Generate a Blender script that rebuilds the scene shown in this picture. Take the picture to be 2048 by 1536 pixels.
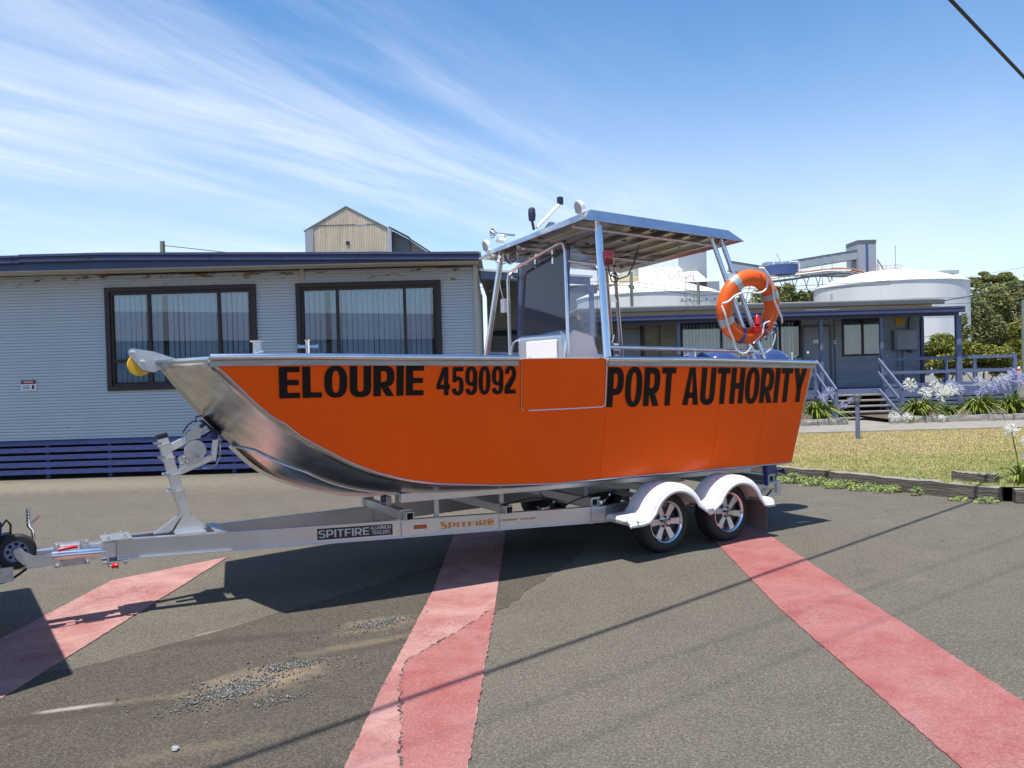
import bpy, bmesh, math, random
import numpy as np
from math import sin, cos, pi, radians, atan, atan2, hypot, sqrt
from mathutils import Matrix, Vector
for o in list(bpy.data.objects): bpy.data.objects.remove(o)
random.seed(7); rng = np.random.default_rng(7)
SC = bpy.context.scene; COL = SC.collection
# ---------------------------------------------------------------- camera
cam = bpy.data.cameras.new("camera"); cam.lens = 28.09; cam.sensor_width = 36.0
cam.clip_start = 0.05; cam.clip_end = 3000
camo = bpy.data.objects.new("camera", cam); COL.objects.link(camo)
PITCH, ROLL = -0.0165, 0.028
fw = Vector((0, cos(PITCH), sin(PITCH))); r0 = Vector((1, 0, 0)); u0 = r0.cross(fw)
rt = r0*cos(ROLL) - u0*sin(ROLL); up = u0*cos(ROLL) + r0*sin(ROLL)
camo.matrix_world = Matrix(((rt.x, up.x, -fw.x, 0), (rt.y, up.y, -fw.y, 0), (rt.z, up.z, -fw.z, 1.75), (0, 0, 0, 1)))
SC.camera = camo
# ---------------------------------------------------------------- sky, sun, exposure
SUN = Vector((-0.167, -0.25, 1.0)).normalized()
w = bpy.data.worlds.new("World"); SC.world = w; w.use_nodes = True
nt = w.node_tree; nt.nodes.clear()
def N(t, **k):
    n = nt.nodes.new(t)
    for a, b in k.items(): setattr(n, a, b)
    return n
out = N('ShaderNodeOutputWorld'); bg = N('ShaderNodeBackground'); bg.inputs[1].default_value = 0.138
sky = N('ShaderNodeTexSky', sky_type='NISHITA'); sky.sun_disc = False
sky.sun_elevation = math.asin(SUN.z); sky.sun_rotation = atan2(SUN.x, SUN.y)
sky.air_density = 1.0; sky.dust_density = 0.3; sky.ozone_density = 3.0; sky.altitude = 0
tc = N('ShaderNodeTexCoord'); sep = N('ShaderNodeSeparateXYZ'); nt.links.new(tc.outputs['Generated'], sep.inputs[0])
def math_(op, a, b=None, clamp=False):
    n = N('ShaderNodeMath', operation=op); n.use_clamp = clamp
    for i, v in enumerate((a, b)):
        if v is None: continue
        if isinstance(v, (int, float)): n.inputs[i].default_value = v
        else: nt.links.new(v, n.inputs[i])
    return n.outputs[0]
zc = math_('MAXIMUM', sep.outputs[2], 0.0)
zz = math_('ADD', zc, 0.10)
px = math_('DIVIDE', sep.outputs[0], zz); py = math_('DIVIDE', sep.outputs[1], zz)
# cirrus plane coordinates: u across the streaks, v along them
A_ = radians(35)
u_ = math_('SUBTRACT', math_('MULTIPLY', px, cos(A_)), math_('MULTIPLY', py, sin(A_)))
v_ = math_('ADD', math_('MULTIPLY', px, sin(A_)), math_('MULTIPLY', py, cos(A_)))
def noise(us, vs, off, detail=6, rough=.6, dist=0.0):
    cmb = N('ShaderNodeCombineXYZ')
    nt.links.new(math_('MULTIPLY', u_, us), cmb.inputs[0]); nt.links.new(math_('MULTIPLY', v_, vs), cmb.inputs[1]); cmb.inputs[2].default_value = off
    n = N('ShaderNodeTexNoise'); n.inputs['Scale'].default_value = 1; n.inputs['Detail'].default_value = detail
    n.inputs['Roughness'].default_value = rough; n.inputs['Distortion'].default_value = dist
    nt.links.new(cmb.outputs[0], n.inputs['Vector']); return n.outputs[0]
def ramp(x, a, b):
    m = N('ShaderNodeMapRange'); m.clamp = True; m.interpolation_type = 'SMOOTHSTEP'
    m.inputs['From Min'].default_value = a; m.inputs['From Max'].default_value = b
    nt.links.new(x, m.inputs['Value']); return m.outputs[0]
fine = ramp(noise(1.9, .42, 3.1, 8, .62, .8), .30, .80)
broad = ramp(noise(.55, .22, 14.2, 4, .55, .6), .34, .66)
wisps = ramp(noise(6.5, .9, 5.0, 6, .6, .5), .40, .78)
streak = math_('MULTIPLY', broad, math_('ADD', math_('MULTIPLY', fine, .75), math_('MULTIPLY', wisps, .30)))
# the cirrus bank lies west of the line of streaks and thins out to the east
bank = ramp(u_, -.85, -1.8)
cl = math_('MULTIPLY', math_('MULTIPLY', math_('ADD', math_('MULTIPLY', bank, .80), .10), streak), ramp(sep.outputs[2], .02, .14))
veil = math_('MULTIPLY', ramp(sep.outputs[2], .42, -.02), .80)
cl = math_('ADD', math_('MULTIPLY', cl, 1.0), math_('MULTIPLY', veil, ramp(noise(.6, .25, 2.2, 4, .55), .0, .75)), clamp=True)
mix = N('ShaderNodeMix', data_type='RGBA'); nt.links.new(cl, mix.inputs['Factor'])
hs = N('ShaderNodeHueSaturation'); hs.inputs['Saturation'].default_value = 1.2; nt.links.new(sky.outputs[0], hs.inputs['Color']); nt.links.new(hs.outputs[0], mix.inputs['A']); mix.inputs['B'].default_value = (5.0, 5.4, 6.0, 1)
nt.links.new(mix.outputs['Result'], bg.inputs[0]); nt.links.new(bg.outputs[0], out.inputs[0])
sun = bpy.data.lights.new("sun", 'SUN'); sun.energy = 5.0; sun.angle = radians(.53); sun.color = (1, .955, .88)
suno = bpy.data.objects.new("sun", sun); COL.objects.link(suno)
suno.rotation_euler = SUN.to_track_quat('Z', 'Y').to_euler(); suno.location = (-8, -12, 40)
SC.view_settings.view_transform = 'Standard'; SC.view_settings.look = 'None'
SC.view_settings.exposure = 0.50; SC.view_settings.gamma = 1
SC.render.resolution_x = 1024; SC.render.resolution_y = 768
# ---------------------------------------------------------------- materials
MATS = {}
def M(name, col, rough=.5, metal=0., var=.12, scale=4., bump=0., bscale=60., detail=5, col2=None, coat=0., spec=.5, stretch=None, thr=None, fac2=1.):
    """procedural principled material: base colour broken up by noise, optional second colour in noise patches"""
    if name in MATS: return MATS[name]
    m = bpy.data.materials.new(name); m.use_nodes = True; t = m.node_tree; b = t.nodes['Principled BSDF']
    b.inputs['Roughness'].default_value = rough; b.inputs['Metallic'].default_value = metal
    b.inputs['Specular IOR Level'].default_value = spec
    if coat: b.inputs['Coat Weight'].default_value = coat; b.inputs['Coat Roughness'].default_value = .04
    tc = t.nodes.new('ShaderNodeTexCoord'); vec = tc.outputs['Object']
    if stretch:
        mp = t.nodes.new('ShaderNodeMapping'); mp.inputs['Scale'].default_value = stretch; t.links.new(vec, mp.inputs[0]); vec = mp.outputs[0]
    n = t.nodes.new('ShaderNodeTexNoise'); n.inputs['Scale'].default_value = scale; n.inputs['Detail'].default_value = detail
    n.inputs['Roughness'].default_value = .6; t.links.new(vec, n.inputs['Vector'])
    cr = t.nodes.new('ShaderNodeValToRGB'); t.links.new(n.outputs[0], cr.inputs[0])
    lo, hi = (thr or (.3, .72)); cr.color_ramp.elements[0].position = lo; cr.color_ramp.elements[1].position = hi
    c1 = tuple(min(1, c*(1-var)) for c in col); c2 = col2 or tuple(min(1, c*(1+var)) for c in col)
    cr.color_ramp.elements[0].color = (*c1, 1); cr.color_ramp.elements[1].color = (*c2, 1)
    t.links.new(cr.outputs[0], b.inputs['Base Color'])
    if bump:
        n2 = t.nodes.new('ShaderNodeTexNoise'); n2.inputs['Scale'].default_value = bscale; n2.inputs['Detail'].default_value = 4
        t.links.new(vec, n2.inputs['Vector']); bp = t.nodes.new('ShaderNodeBump'); bp.inputs['Strength'].default_value = bump; bp.inputs['Distance'].default_value = .02
        t.links.new(n2.outputs[0], bp.inputs['Height']); t.links.new(bp.outputs[0], b.inputs['Normal'])
    # slight roughness break-up
    mr = t.nodes.new('ShaderNodeMapRange'); mr.inputs['To Min'].default_value = max(.02, rough*.8); mr.inputs['To Max'].default_value = min(1, rough*1.2)
    t.links.new(n.outputs[0], mr.inputs['Value']); t.links.new(mr.outputs[0], b.inputs['Roughness'])
    MATS[name] = m; return m
orange = M('orange_paint', (.97, .105, .0008), .32, var=.05, scale=1.1, coat=.14, bump=.07, bscale=1.9, spec=.18, stretch=(1,1,.5))
letter = M('black_vinyl', (.003, .003, .004), .45, var=.2, spec=.25)
alu = M('bright_aluminium', (.62, .60, .57), .19, 1., var=.10, scale=2.2, bump=.05, bscale=5)
aluplate = M('mill_aluminium_plate', (.66, .64, .60), .24, 1., var=.20, scale=7.0, bump=.10, bscale=2.2, stretch=(.5,1,1.6))
aluroof = M('roof_aluminium', (.66, .68, .70), .30, 1., var=.08, scale=5, bump=.04, bscale=6)
alutube = M('tube_aluminium', (.70, .72, .75), .22, 1., var=.08, scale=6)
alubeam = M('anodised_beam', (.62, .63, .65), .34, .85, var=.06, scale=3)
galv = M('galvanised_steel', (.50, .51, .52), .42, .8, var=.18, scale=12)
chrome = M('chrome', (.75, .75, .76), .10, 1., var=.05)
white = M('white_gelcoat', (.80, .80, .79), .28, var=.03, coat=.3)
whitep = M('white_plastic', (.78, .78, .77), .4, var=.04)
black = M('black_rubber', (.018, .018, .019), .62, var=.25, scale=20)
tyre_m = M('tyre_rubber', (.022, .022, .023), .72, var=.3, scale=14, bump=.2, bscale=40)
blackp = M('black_plastic', (.015, .015, .017), .35, var=.2)
redp = M('red_plastic', (.50, .010, .008), .3, var=.06)
redlens = M('red_lens', (.16, .003, .004), .08, var=.1, coat=.6)
yellowp = M('yellow_polyurethane', (.72, .40, .01), .35, var=.06)
bluep = M('blue_polyurethane', (.012, .02, .20), .35, var=.15)
cowl = M('outboard_cowl_blue', (.035, .055, .17), .22, var=.06, coat=.5)
covr = M('navy_cover', (.016, .018, .055), .7, var=.3, scale=9)
ring_m = M('life_ring_orange', (.80, .11, .004), .42, var=.04, scale=3)
reflect = M('reflective_tape', (.42, .43, .45), .35, .3, var=.05)
rope_m = M('white_rope', (.76, .75, .72), .8, var=.10, scale=60, bump=.4, bscale=160)
cable_m = M('black_cable', (.012, .012, .013), .6, var=.2)
amber = M('amber_lens', (.62, .10, .01), .15, var=.1, coat=.5)
spit = M('spitfire_orange', (.70, .22, .01), .4, var=.05)
silver = M('silver_print', (.55, .56, .58), .4, var=.06)
navy = M('navy_trim_paint', (.046, .058, .135), .5, var=.16, scale=7, bump=.08, bscale=30)
navyw = M('navy_weathered_timber', (.030, .048, .165), .7, var=.40, scale=5, stretch=(1, 8, 8), bump=.25, bscale=40)
lavend = M('sunbleached_blue_timber', (.115, .142, .235), .7, var=.22, scale=4, stretch=(6, 6, 1.2), bump=.15, bscale=30)
greyroof = M('grey_zinc_gutter', (.125, .13, .14), .5, .1, var=.12, scale=3)
ply = M('raw_fascia_timber', (.42, .27, .11), .7, var=.25, scale=6, stretch=(.4, 4, 4))
brownf = M('brown_window_frame', (.030, .017, .018), .5, var=.2, scale=8)
soffit_m = M('soffit_cream', (.50, .46, .38), .75, var=.12, scale=3)
blind = M('vertical_blind_fabric', (.84, .86, .88), .85, var=.05, scale=10)
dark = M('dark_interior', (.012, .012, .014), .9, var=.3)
concrete = M('concrete_path', (.25, .225, .19), .9, var=.18, scale=3, bump=.2, bscale=40)
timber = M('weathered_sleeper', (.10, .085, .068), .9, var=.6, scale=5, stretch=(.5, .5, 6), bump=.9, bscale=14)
timbtop = M('grey_timber', (.27, .25, .22), .9, var=.35, scale=5, stretch=(.6, 6, 6), bump=.4, bscale=25)
tankw = M('tank_white_paint', (.64, .64, .62), .55, var=.09, scale=.35, stretch=(1, 1, .12))
concg = M('pale_grey_cladding', (.33, .36, .40), .6, var=.05, scale=.2)
dkclad = M('dark_grey_cladding', (.13, .135, .14), .6, var=.1, scale=.3)
whroof = M('white_roof_sheet', (.52, .51, .48), .6, var=.04, scale=.3)
steelg = M('structural_steel', (.30, .30, .29), .6, .2, var=.2, scale=1)
rustw = M('worn_orange_steel', (.50, .22, .10), .7, var=.3, scale=1)
tankblue = M('blue_tank_paint', (.055, .10, .25), .5, var=.12, scale=.6)
yelrail = M('yellow_handrail', (.72, .48, .03), .5, var=.06)
polegrn = M('treated_pole', (.17, .20, .16), .9, var=.25, scale=3, stretch=(3, 3, .4))
bark = M('grey_bark', (.22, .18, .14), .95, var=.35, scale=6, bump=.4)
soil = M('garden_soil', (.10, .075, .05), .95, var=.4, scale=8, bump=.5)
bolw = M('bollard_cream', (.66, .60, .46), .7, var=.06)
bolr = M('bollard_red', (.45, .03, .02), .6, var=.1)
metalb = M('meter_box_grey', (.25, .27, .30), .5, var=.08)
yels = M('yellow_sign', (.62, .38, .03), .5, var=.06)
petw = M('white_petal', (.72, .72, .66), .7, var=.08, scale=20)
petb = M('lilac_petal', (.36, .37, .58), .7, var=.2, scale=14)
petp = M('fading_lilac_petal', (.52, .52, .60), .7, var=.2, scale=14)
stemg = M('flower_stem', (.13, .19, .05), .7, var=.2)
agl = M('agapanthus_leaf', (.10, .19, .018), .42, var=.55, scale=5, col2=(.30, .34, .05))
weedm = M('weed_leaf', (.10, .18, .03), .6, var=.5, scale=12, col2=(.26, .32, .07))
def leafmat(name, c1, c2, sc=.5):
    m = M(name, c1, .62, var=.0, scale=sc, col2=c2, thr=(.36, .66), spec=.25); return m
leaf_dk = leafmat('gum_leaf_dark', (.075, .095, .036), (.25, .255, .10), .28)
leaf_md = leafmat('gum_leaf_mid', (.085, .115, .034), (.28, .28, .095), .30)
leaf_br = leafmat('shrub_leaf_bright', (.08, .11, .016), (.30, .28, .055), .9)
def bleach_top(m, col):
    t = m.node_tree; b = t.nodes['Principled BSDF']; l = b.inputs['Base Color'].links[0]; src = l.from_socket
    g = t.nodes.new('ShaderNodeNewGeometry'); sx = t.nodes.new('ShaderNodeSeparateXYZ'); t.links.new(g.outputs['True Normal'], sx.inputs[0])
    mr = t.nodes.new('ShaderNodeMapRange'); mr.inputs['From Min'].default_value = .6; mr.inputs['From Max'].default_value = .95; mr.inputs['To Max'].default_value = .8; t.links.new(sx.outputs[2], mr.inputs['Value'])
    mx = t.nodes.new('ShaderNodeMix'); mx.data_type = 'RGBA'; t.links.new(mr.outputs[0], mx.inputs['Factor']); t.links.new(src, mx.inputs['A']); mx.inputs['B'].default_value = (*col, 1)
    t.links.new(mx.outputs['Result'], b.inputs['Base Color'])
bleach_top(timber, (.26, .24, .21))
# ---------------------------------------------------------------- mesh building
class MB:
    def __init__(s): s.v = []; s.f = []
    def add(s, vs, fs):
        n = len(s.v); s.v += [tuple(p) for p in vs]; s.f += [tuple(i+n for i in f) for f in fs]; return s
    def box(s, x0, x1, y0, y1, z0, z1):
        return s.add([(x0,y0,z0),(x1,y0,z0),(x1,y1,z0),(x0,y1,z0),(x0,y0,z1),(x1,y0,z1),(x1,y1,z1),(x0,y1,z1)],
                     [(0,3,2,1),(4,5,6,7),(0,1,5,4),(1,2,6,5),(2,3,7,6),(3,0,4,7)])
    def bar(s, p, q, wd, ht, upv=(0,0,1)):
        p, q = Vector(p), Vector(q); d = (q-p).normalized(); sd = d.cross(Vector(upv))
        if sd.length < 1e-4: sd = d.cross(Vector((1,0,0)))
        sd.normalize(); u = sd.cross(d); a = sd*wd/2; b = u*ht/2
        vs = [p-a-b, p+a-b, p+a+b, p-a+b, q-a-b, q+a-b, q+a+b, q-a+b]
        return s.add(vs, [(0,3,2,1),(4,5,6,7),(0,1,5,4),(1,2,6,5),(2,3,7,6),(3,0,4,7)])
    def tube(s, pts, r, n=8, cap=True):
        pts = [Vector(p) for p in pts]; rs = r if isinstance(r, (list, tuple)) else [r]*len(pts); base = len(s.v)
        prev = None
        for i, p in enumerate(pts):
            d = (pts[min(i+1, len(pts)-1)] - pts[max(i-1, 0)]).normalized()
            if prev is None:
                a = d.cross(Vector((0,0,1)))
                if a.length < .05: a = d.cross(Vector((1,0,0)))
            else: a = prev - d*prev.dot(d)
            a.normalize(); prev = a; b = d.cross(a)
            for k in range(n):
                t = 2*pi*k/n; s.v.append(tuple(p + a*cos(t)*rs[i] + b*sin(t)*rs[i]))
        for i in range(len(pts)-1):
            for k in range(n):
                k2 = (k+1) % n; s.f.append((base+i*n+k, base+i*n+k2, base+(i+1)*n+k2, base+(i+1)*n+k))
        if cap:
            s.f.append(tuple(base+k for k in range(n))[::-1]); s.f.append(tuple(base+(len(pts)-1)*n+k for k in range(n)))
        return s
    def lathe(s, prof, n, c, ax='z', cap=True):
        c = Vector(c); base = len(s.v)
        for r, h in prof:
            for k in range(n):
                t = 2*pi*k/n; a, b = r*cos(t), r*sin(t)
                v = {'z': (a, b, h), 'y': (b, h, a), 'x': (h, a, b)}[ax]
                s.v.append(tuple(c + Vector(v)))
        for i in range(len(prof)-1):
            for k in range(n):
                k2 = (k+1) % n; s.f.append((base+i*n+k, base+i*n+k2, base+(i+1)*n+k2, base+(i+1)*n+k))
        if cap:
            if prof[0][0] > 1e-5: s.f.append(tuple(base+k for k in range(n))[::-1])
            if prof[-1][0] > 1e-5: s.f.append(tuple(base+(len(prof)-1)*n+k for k in range(n)))
        return s
    def prism(s, poly, fn, t0, t1):
        n = len(poly); vs = [fn(u, v, t0) for u, v in poly] + [fn(u, v, t1) for u, v in poly]
        fs = [tuple(range(n))[::-1], tuple(range(n, 2*n))] + [(i, (i+1) % n, n+(i+1) % n, n+i) for i in range(n)]
        return s.add(vs, fs)
    def grid(s, rows, close=False):
        base = len(s.v); m = len(rows[0])
        for r in rows: s.v += [tuple(p) for p in r]
        for i in range(len(rows)-1):
            for j in range(m-1 + (1 if close else 0)):
                j2 = (j+1) % m; s.f.append((base+i*m+j, base+i*m+j2, base+(i+1)*m+j2, base+(i+1)*m+j))
        return s
    def build(s, name, mat, parent=None, smooth=False, bevel=0., solid=0., fix=True):
        me = bpy.data.meshes.new(name); me.from_pydata(s.v, [], s.f); me.update()
        if fix:
            bm = bmesh.new(); bm.from_mesh(me); bmesh.ops.recalc_face_normals(bm, faces=bm.faces); bm.to_mesh(me); bm.free()
        o = bpy.data.objects.new(name, me); COL.objects.link(o); me.materials.append(mat)
        if smooth:
            me.polygons.foreach_set('use_smooth', [True]*len(me.polygons))
            try: me.set_sharp_from_angle(angle=radians(40))
            except Exception: pass
        if solid:
            md = o.modifiers.new('thickness', 'SOLIDIFY'); md.thickness = solid; md.offset = -1
        if bevel:
            md = o.modifiers.new('edge', 'BEVEL'); md.width = bevel; md.segments = 2; md.limit_method = 'ANGLE'
        if parent: o.parent = parent
        return o
def tag(o, label, cat, group=None):
    o['label'] = label; o['category'] = cat
    if group: o['group'] = group
    return o
def thing(name, label, cat, loc=(0,0,0), rz=0., group=None):
    o = bpy.data.objects.new(name, None); COL.objects.link(o); o.location = loc; o.rotation_euler = (0,0,rz); o.empty_display_size = .2
    return tag(o, label, cat, group)
def struct(o): o['kind'] = 'structure'; return o
def stuff(o): o['kind'] = 'stuff'; return o
def B(name, mat, parent, *b, bevel=0.):
    return MB().box(*b).build(name, mat, parent, bevel=bevel)
def T(name, mat, parent, pts, r, n=8):
    return MB().tube(pts, r, n).build(name, mat, parent, smooth=True)
def share(o, name, parent, loc=(0,0,0), rot=(0,0,0), scale=(1,1,1), mat=None):
    c = bpy.data.objects.new(name, o.data); COL.objects.link(c); c.parent = parent; c.location = loc; c.rotation_euler = rot; c.scale = scale
    for md in o.modifiers:
        m2 = c.modifiers.new(md.name, md.type)
        for k in ('width','segments','limit_method','thickness','offset'):
            if hasattr(md, k): setattr(m2, k, getattr(md, k))
    return c
def arc(cx, cy, r, a0, a1, n): return [(cx+r*cos(radians(a0+(a1-a0)*i/n)), cy+r*sin(radians(a0+(a1-a0)*i/n))) for i in range(n+1)]
def lerp_tab(tab, x):
    xs = [t[0] for t in tab]
    return tuple(float(np.interp(x, xs, [t[i] for t in tab])) for i in range(1, len(tab[0])))
def smooth_pts(pts, n=6):
    P = [Vector(p) for p in pts]; P = [P[0]*2-P[1]] + P + [P[-1]*2-P[-2]]; o = []
    for i in range(1, len(P)-2):
        a, b, c, d = P[i-1], P[i], P[i+1], P[i+2]
        for k in range(n):
            t = k/n; o.append(tuple(.5*((2*b)+(c-a)*t+(2*a-5*b+4*c-d)*t*t+(3*b-a-3*c+d)*t**3)))
    o.append(tuple(P[-2])); return o
# heavy condensed sign-writer's capitals and figures, drawn as polygons in a unit-height cell
def glyph(ch, s=.215, h=.165):
    P = []
    def R(x0,y0,x1,y1): P.append([(x0,y0),(x1,y0),(x1,y1),(x0,y1)])
    def ring(cx, cy, rx, ry, a0, a1, sx=s, sy=h, n=20, e=.80):
        def q(rx, ry, a):
            c, d = cos(a), sin(a); return (cx+rx*abs(c)**e*(1 if c >= 0 else -1), cy+ry*abs(d)**e*(1 if d >= 0 else -1))
        for i in range(n):
            a, b = radians(a0+(a1-a0)*i/n), radians(a0+(a1-a0)*(i+1)/n); P.append([q(rx,ry,a),q(rx,ry,b),q(rx-sx,ry-sy,b),q(rx-sx,ry-sy,a)])
    W = .6
    if ch == 'E': W = .60; R(0,0,s,1); R(s,1-h,W,1); R(s,.5-h*.5,W*.95,.5+h*.5); R(s,0,W,h)
    elif ch == 'F': W = .58; R(0,0,s,1); R(s,1-h,W,1); R(s,.46-h*.5,W*.92,.46+h*.5)
    elif ch == 'L': W = .57; R(0,0,s,1); R(s,0,W,h)
    elif ch == 'I': W = s; R(0,0,s,1)
    elif ch == 'T': W = .60; R(0,1-h,W,1); R(W/2-s/2,0,W/2+s/2,1-h)
    elif ch == 'H': W = .66; R(0,0,s,1); R(W-s,0,W,1); R(s,.5-h*.5,W-s,.5+h*.5)
    elif ch in 'O0': W = .70 if ch == 'O' else .58; ring(W/2,.5,W/2,.515,0,360,s,h*.9,36)
    elif ch == 'U': W = .67; R(0,.30,s,1); R(W-s,.30,W,1); ring(W/2,.30,W/2,.315,180,360)
    elif ch in 'PR':
        W = .64 if ch == 'P' else .67; b = .46 if ch == 'P' else .47; c = (1+b)/2 - h*.0; r = (1-b+h)/2
        cy = 1-r; R(0,0,s,1); R(s,1-h,W*.5,1); R(s,1-2*r,W*.5,1-2*r+h); ring(W*.5,cy,W*.5,r,-90,90,s,h,18,.75)
        if ch == 'R': P.append([(W*.36,1-2*r),(W*.72,1-2*r),(W,0),(W-s*1.12,0)])
    elif ch == 'A': W = .72; t = s*1.05; P.append([(0,0),(s*1.02,0),(W/2,1-h*.6),(W/2,1),(W/2-t/2,1)]); P.append([(W,0),(W/2+t/2,1),(W/2,1),(W/2,1-h*.6),(W-s*1.02,0)]); R(W*.27,.19,W*.73,.19+h*.95)
    elif ch == 'Y': W = .70; P.append([(0,1),(s*1.05,1),(W/2+s*.5,.40),(W/2-s*.5,.40)]); P.append([(W,1),(W-s*1.05,1),(W/2-s*.5,.40),(W/2+s*.5,.40)]); R(W/2-s/2,0,W/2+s/2,.40)
    elif ch == 'M': W = .82; R(0,0,s*.9,1); R(W-s*.9,0,W,1); P.append([(s*.9,1),(s*.9,.62),(W/2-s*.3,0),(W/2,0),(W/2,.30)]); P.append([(W-s*.9,1),(W/2,.30),(W/2,0),(W/2+s*.3,0),(W-s*.9,.62)])
    elif ch == 'N': W = .68; R(0,0,s,1); R(W-s,0,W,1); P.append([(s,1),(s,.62),(W-s,0),(W-s,.38)])
    elif ch == 'S': W = .62; ring(W/2,.735,W/2,.28,20,270,s,h*.9,20); ring(W/2,.285,W/2,.30,-160,90,s,h*.9,20)
    elif ch == 'D': W = .66; R(0,0,s,1); R(s,1-h,W*.4,1); R(s,0,W*.4,h); ring(W*.4,.5,W*.6,.5,-90,90,s,h,20)
    elif ch == 'G': W = .70; ring(W/2,.5,W/2,.515,30,360,s,h*.9,32); R(W*.55,.36,W,.36+h)
    elif ch == '4': W = .62; R(W-s*1.35,0,W-s*.35,1); P.append([(0,.22),(0,.38),(W-s*1.6,1),(W-s*1.35,1),(W-s*1.35,.72),(s*.85,.38),(W-s*1.35,.38),(W-s*1.35,.22)]); R(W-s*.35,.22,W,.38)
    elif ch == '5': W = .58; R(.07,1-h,W*.96,1); R(.06,.46,.06+s*.8,1-h); ring(W/2,.325,W/2,.34,-165,150,s,h*.9,24)
    elif ch == '9': W = .58; ring(W/2,.665,W/2,.35,0,360,s,h*.85,28); R(W-s,.30,W,.66); ring(W/2,.30,W/2,.315,-165,0,s,h*.9,16)
    elif ch == '2': W = .58; ring(W/2,.69,W/2,.325,0,175,s,h*.9,18); P.append([(W-s,.69),(W,.69),(W*.93,.52),(s*1.25,h),(0,h),(.02,.12+h)]); R(0,0,W,h)
    elif ch == ' ': W = .30
    return P, W
def word_mesh(body, gap=.075, s=.215, h=.165):
    v = []; f = []; x = 0
    for ch in body:
        P, W = glyph(ch, s, h)
        for p in P: f.append(tuple(range(len(v), len(v)+len(p)))); v += [(x+a, b) for a, b in p]
        x += W + (gap if ch != ' ' else 0)
    a = np.array([(p[0], p[1]) for p in v]); a[:,0] /= (x-gap); return a, f
def put_word(name, body, fn, mat, parent, s=.215, h=.165, gap=.075):
    a, fs = word_mesh(body, gap, s, h); mb = MB(); mb.add([fn(p[0], p[1]) for p in a], fs)
    o = mb.build(name, mat, parent, fix=False); bm = bmesh.new(); bm.from_mesh(o.data); bmesh.ops.triangulate(bm, faces=bm.faces); bm.to_mesh(o.data); bm.free(); return o
def text_mesh(body, bold=.0, space=1.0):
    """flat letters from Blender's built-in font as (verts, faces) in a unit box: x 0..1, y 0..1"""
    cu = bpy.data.curves.new('t', 'FONT'); cu.body = body; cu.offset = bold; cu.resolution_u = 5; cu.space_character = space
    o = bpy.data.objects.new('t', cu); COL.objects.link(o); dg = bpy.context.evaluated_depsgraph_get()
    me = o.evaluated_get(dg).to_mesh(); vs = [tuple(v.co) for v in me.vertices]; fs = [tuple(p.vertices) for p in me.polygons]
    o.evaluated_get(dg).to_mesh_clear(); bpy.data.objects.remove(o); bpy.data.curves.remove(cu)
    a = np.array(vs); mn = a.min(0); mx = a.max(0); a = (a-mn)/np.maximum(mx-mn, 1e-6)
    return a, fs
def put_text(name, body, fn, mat, parent, bold=.0, space=1.0):
    a, fs = text_mesh(body, bold, space); mb = MB(); mb.add([fn(p[0], p[1]) for p in a], fs)
    return mb.build(name, mat, parent, fix=False)
def leaf_cloud(clumps, n, size, name, mat, parent, flat=.5):
    """many small folded leaf faces spread through clump volumes; clumps: (x,y,z,rx,ry,rz)"""
    cl = np.array(clumps, float); vol = cl[:,3]*cl[:,4]*cl[:,5]; pr = vol**.75; pr /= pr.sum()
    idx = rng.choice(len(cl), n, p=pr); d = rng.normal(size=(n,3)); d /= np.linalg.norm(d, axis=1)[:,None]
    rad = rng.random(n)**.45; c = cl[idx,:3] + d*rad[:,None]*cl[idx,3:6]
    a = rng.normal(size=(n,3)); a[:,2] *= flat; a /= np.linalg.norm(a, axis=1)[:,None]
    b = np.cross(a, rng.normal(size=(n,3))); b /= np.linalg.norm(b, axis=1)[:,None]
    s = size*(.6+.8*rng.random(n))[:,None]
    v = np.stack([c-a*s, c+b*s*.42, c+a*s, c-b*s*.42], 1).reshape(-1,3)
    f = np.arange(4*n).reshape(-1,4)
    me = bpy.data.meshes.new(name); me.vertices.add(4*n); me.vertices.foreach_set('co', v.ravel())
    me.loops.add(4*n); me.loops.foreach_set('vertex_index', f.ravel()); me.polygons.add(n); me.polygons.foreach_set('loop_start', np.arange(0,4*n,4)); me.update(calc_edges=True)
    o = bpy.data.objects.new(name, me); COL.objects.link(o); me.materials.append(mat); o.parent = parent; return o
# ================================================================ ground
def node_mat(name):
    m = bpy.data.materials.new(name); m.use_nodes = True; t = m.node_tree
    return m, t, t.nodes['Principled BSDF']
def tn(t, scale, detail=4, rough=.6, vec=None, dist=0.):
    n = t.nodes.new('ShaderNodeTexNoise'); n.inputs['Scale'].default_value = scale; n.inputs['Detail'].default_value = detail
    n.inputs['Roughness'].default_value = rough; n.inputs['Distortion'].default_value = dist
    if vec: t.links.new(vec, n.inputs['Vector'])
    return n.outputs[0]
def tr(t, x, a, b, lo=0., hi=1.):
    m = t.nodes.new('ShaderNodeMapRange'); m.inputs['From Min'].default_value = a; m.inputs['From Max'].default_value = b
    m.inputs['To Min'].default_value = lo; m.inputs['To Max'].default_value = hi; t.links.new(x, m.inputs['Value']); return m.outputs[0]
def tmix(t, f, a, b, mode='MIX'):
    m = t.nodes.new('ShaderNodeMix'); m.data_type = 'RGBA'; m.blend_type = mode
    for k, v in (('Factor', f), ('A', a), ('B', b)):
        if isinstance(v, (tuple, list)): m.inputs[k].default_value = (*v, 1)
        elif isinstance(v, (int, float)): m.inputs[k].default_value = v
        else: t.links.new(v, m.inputs[k])
    return m.outputs['Result']
def tm(t, op, a, b=None):
    n = t.nodes.new('ShaderNodeMath'); n.operation = op; n.use_clamp = False
    for i, v in enumerate((a, b)):
        if v is None: continue
        if isinstance(v, (int, float)): n.inputs[i].default_value = v
        else: t.links.new(v, n.inputs[i])
    return n.outputs[0]
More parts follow.
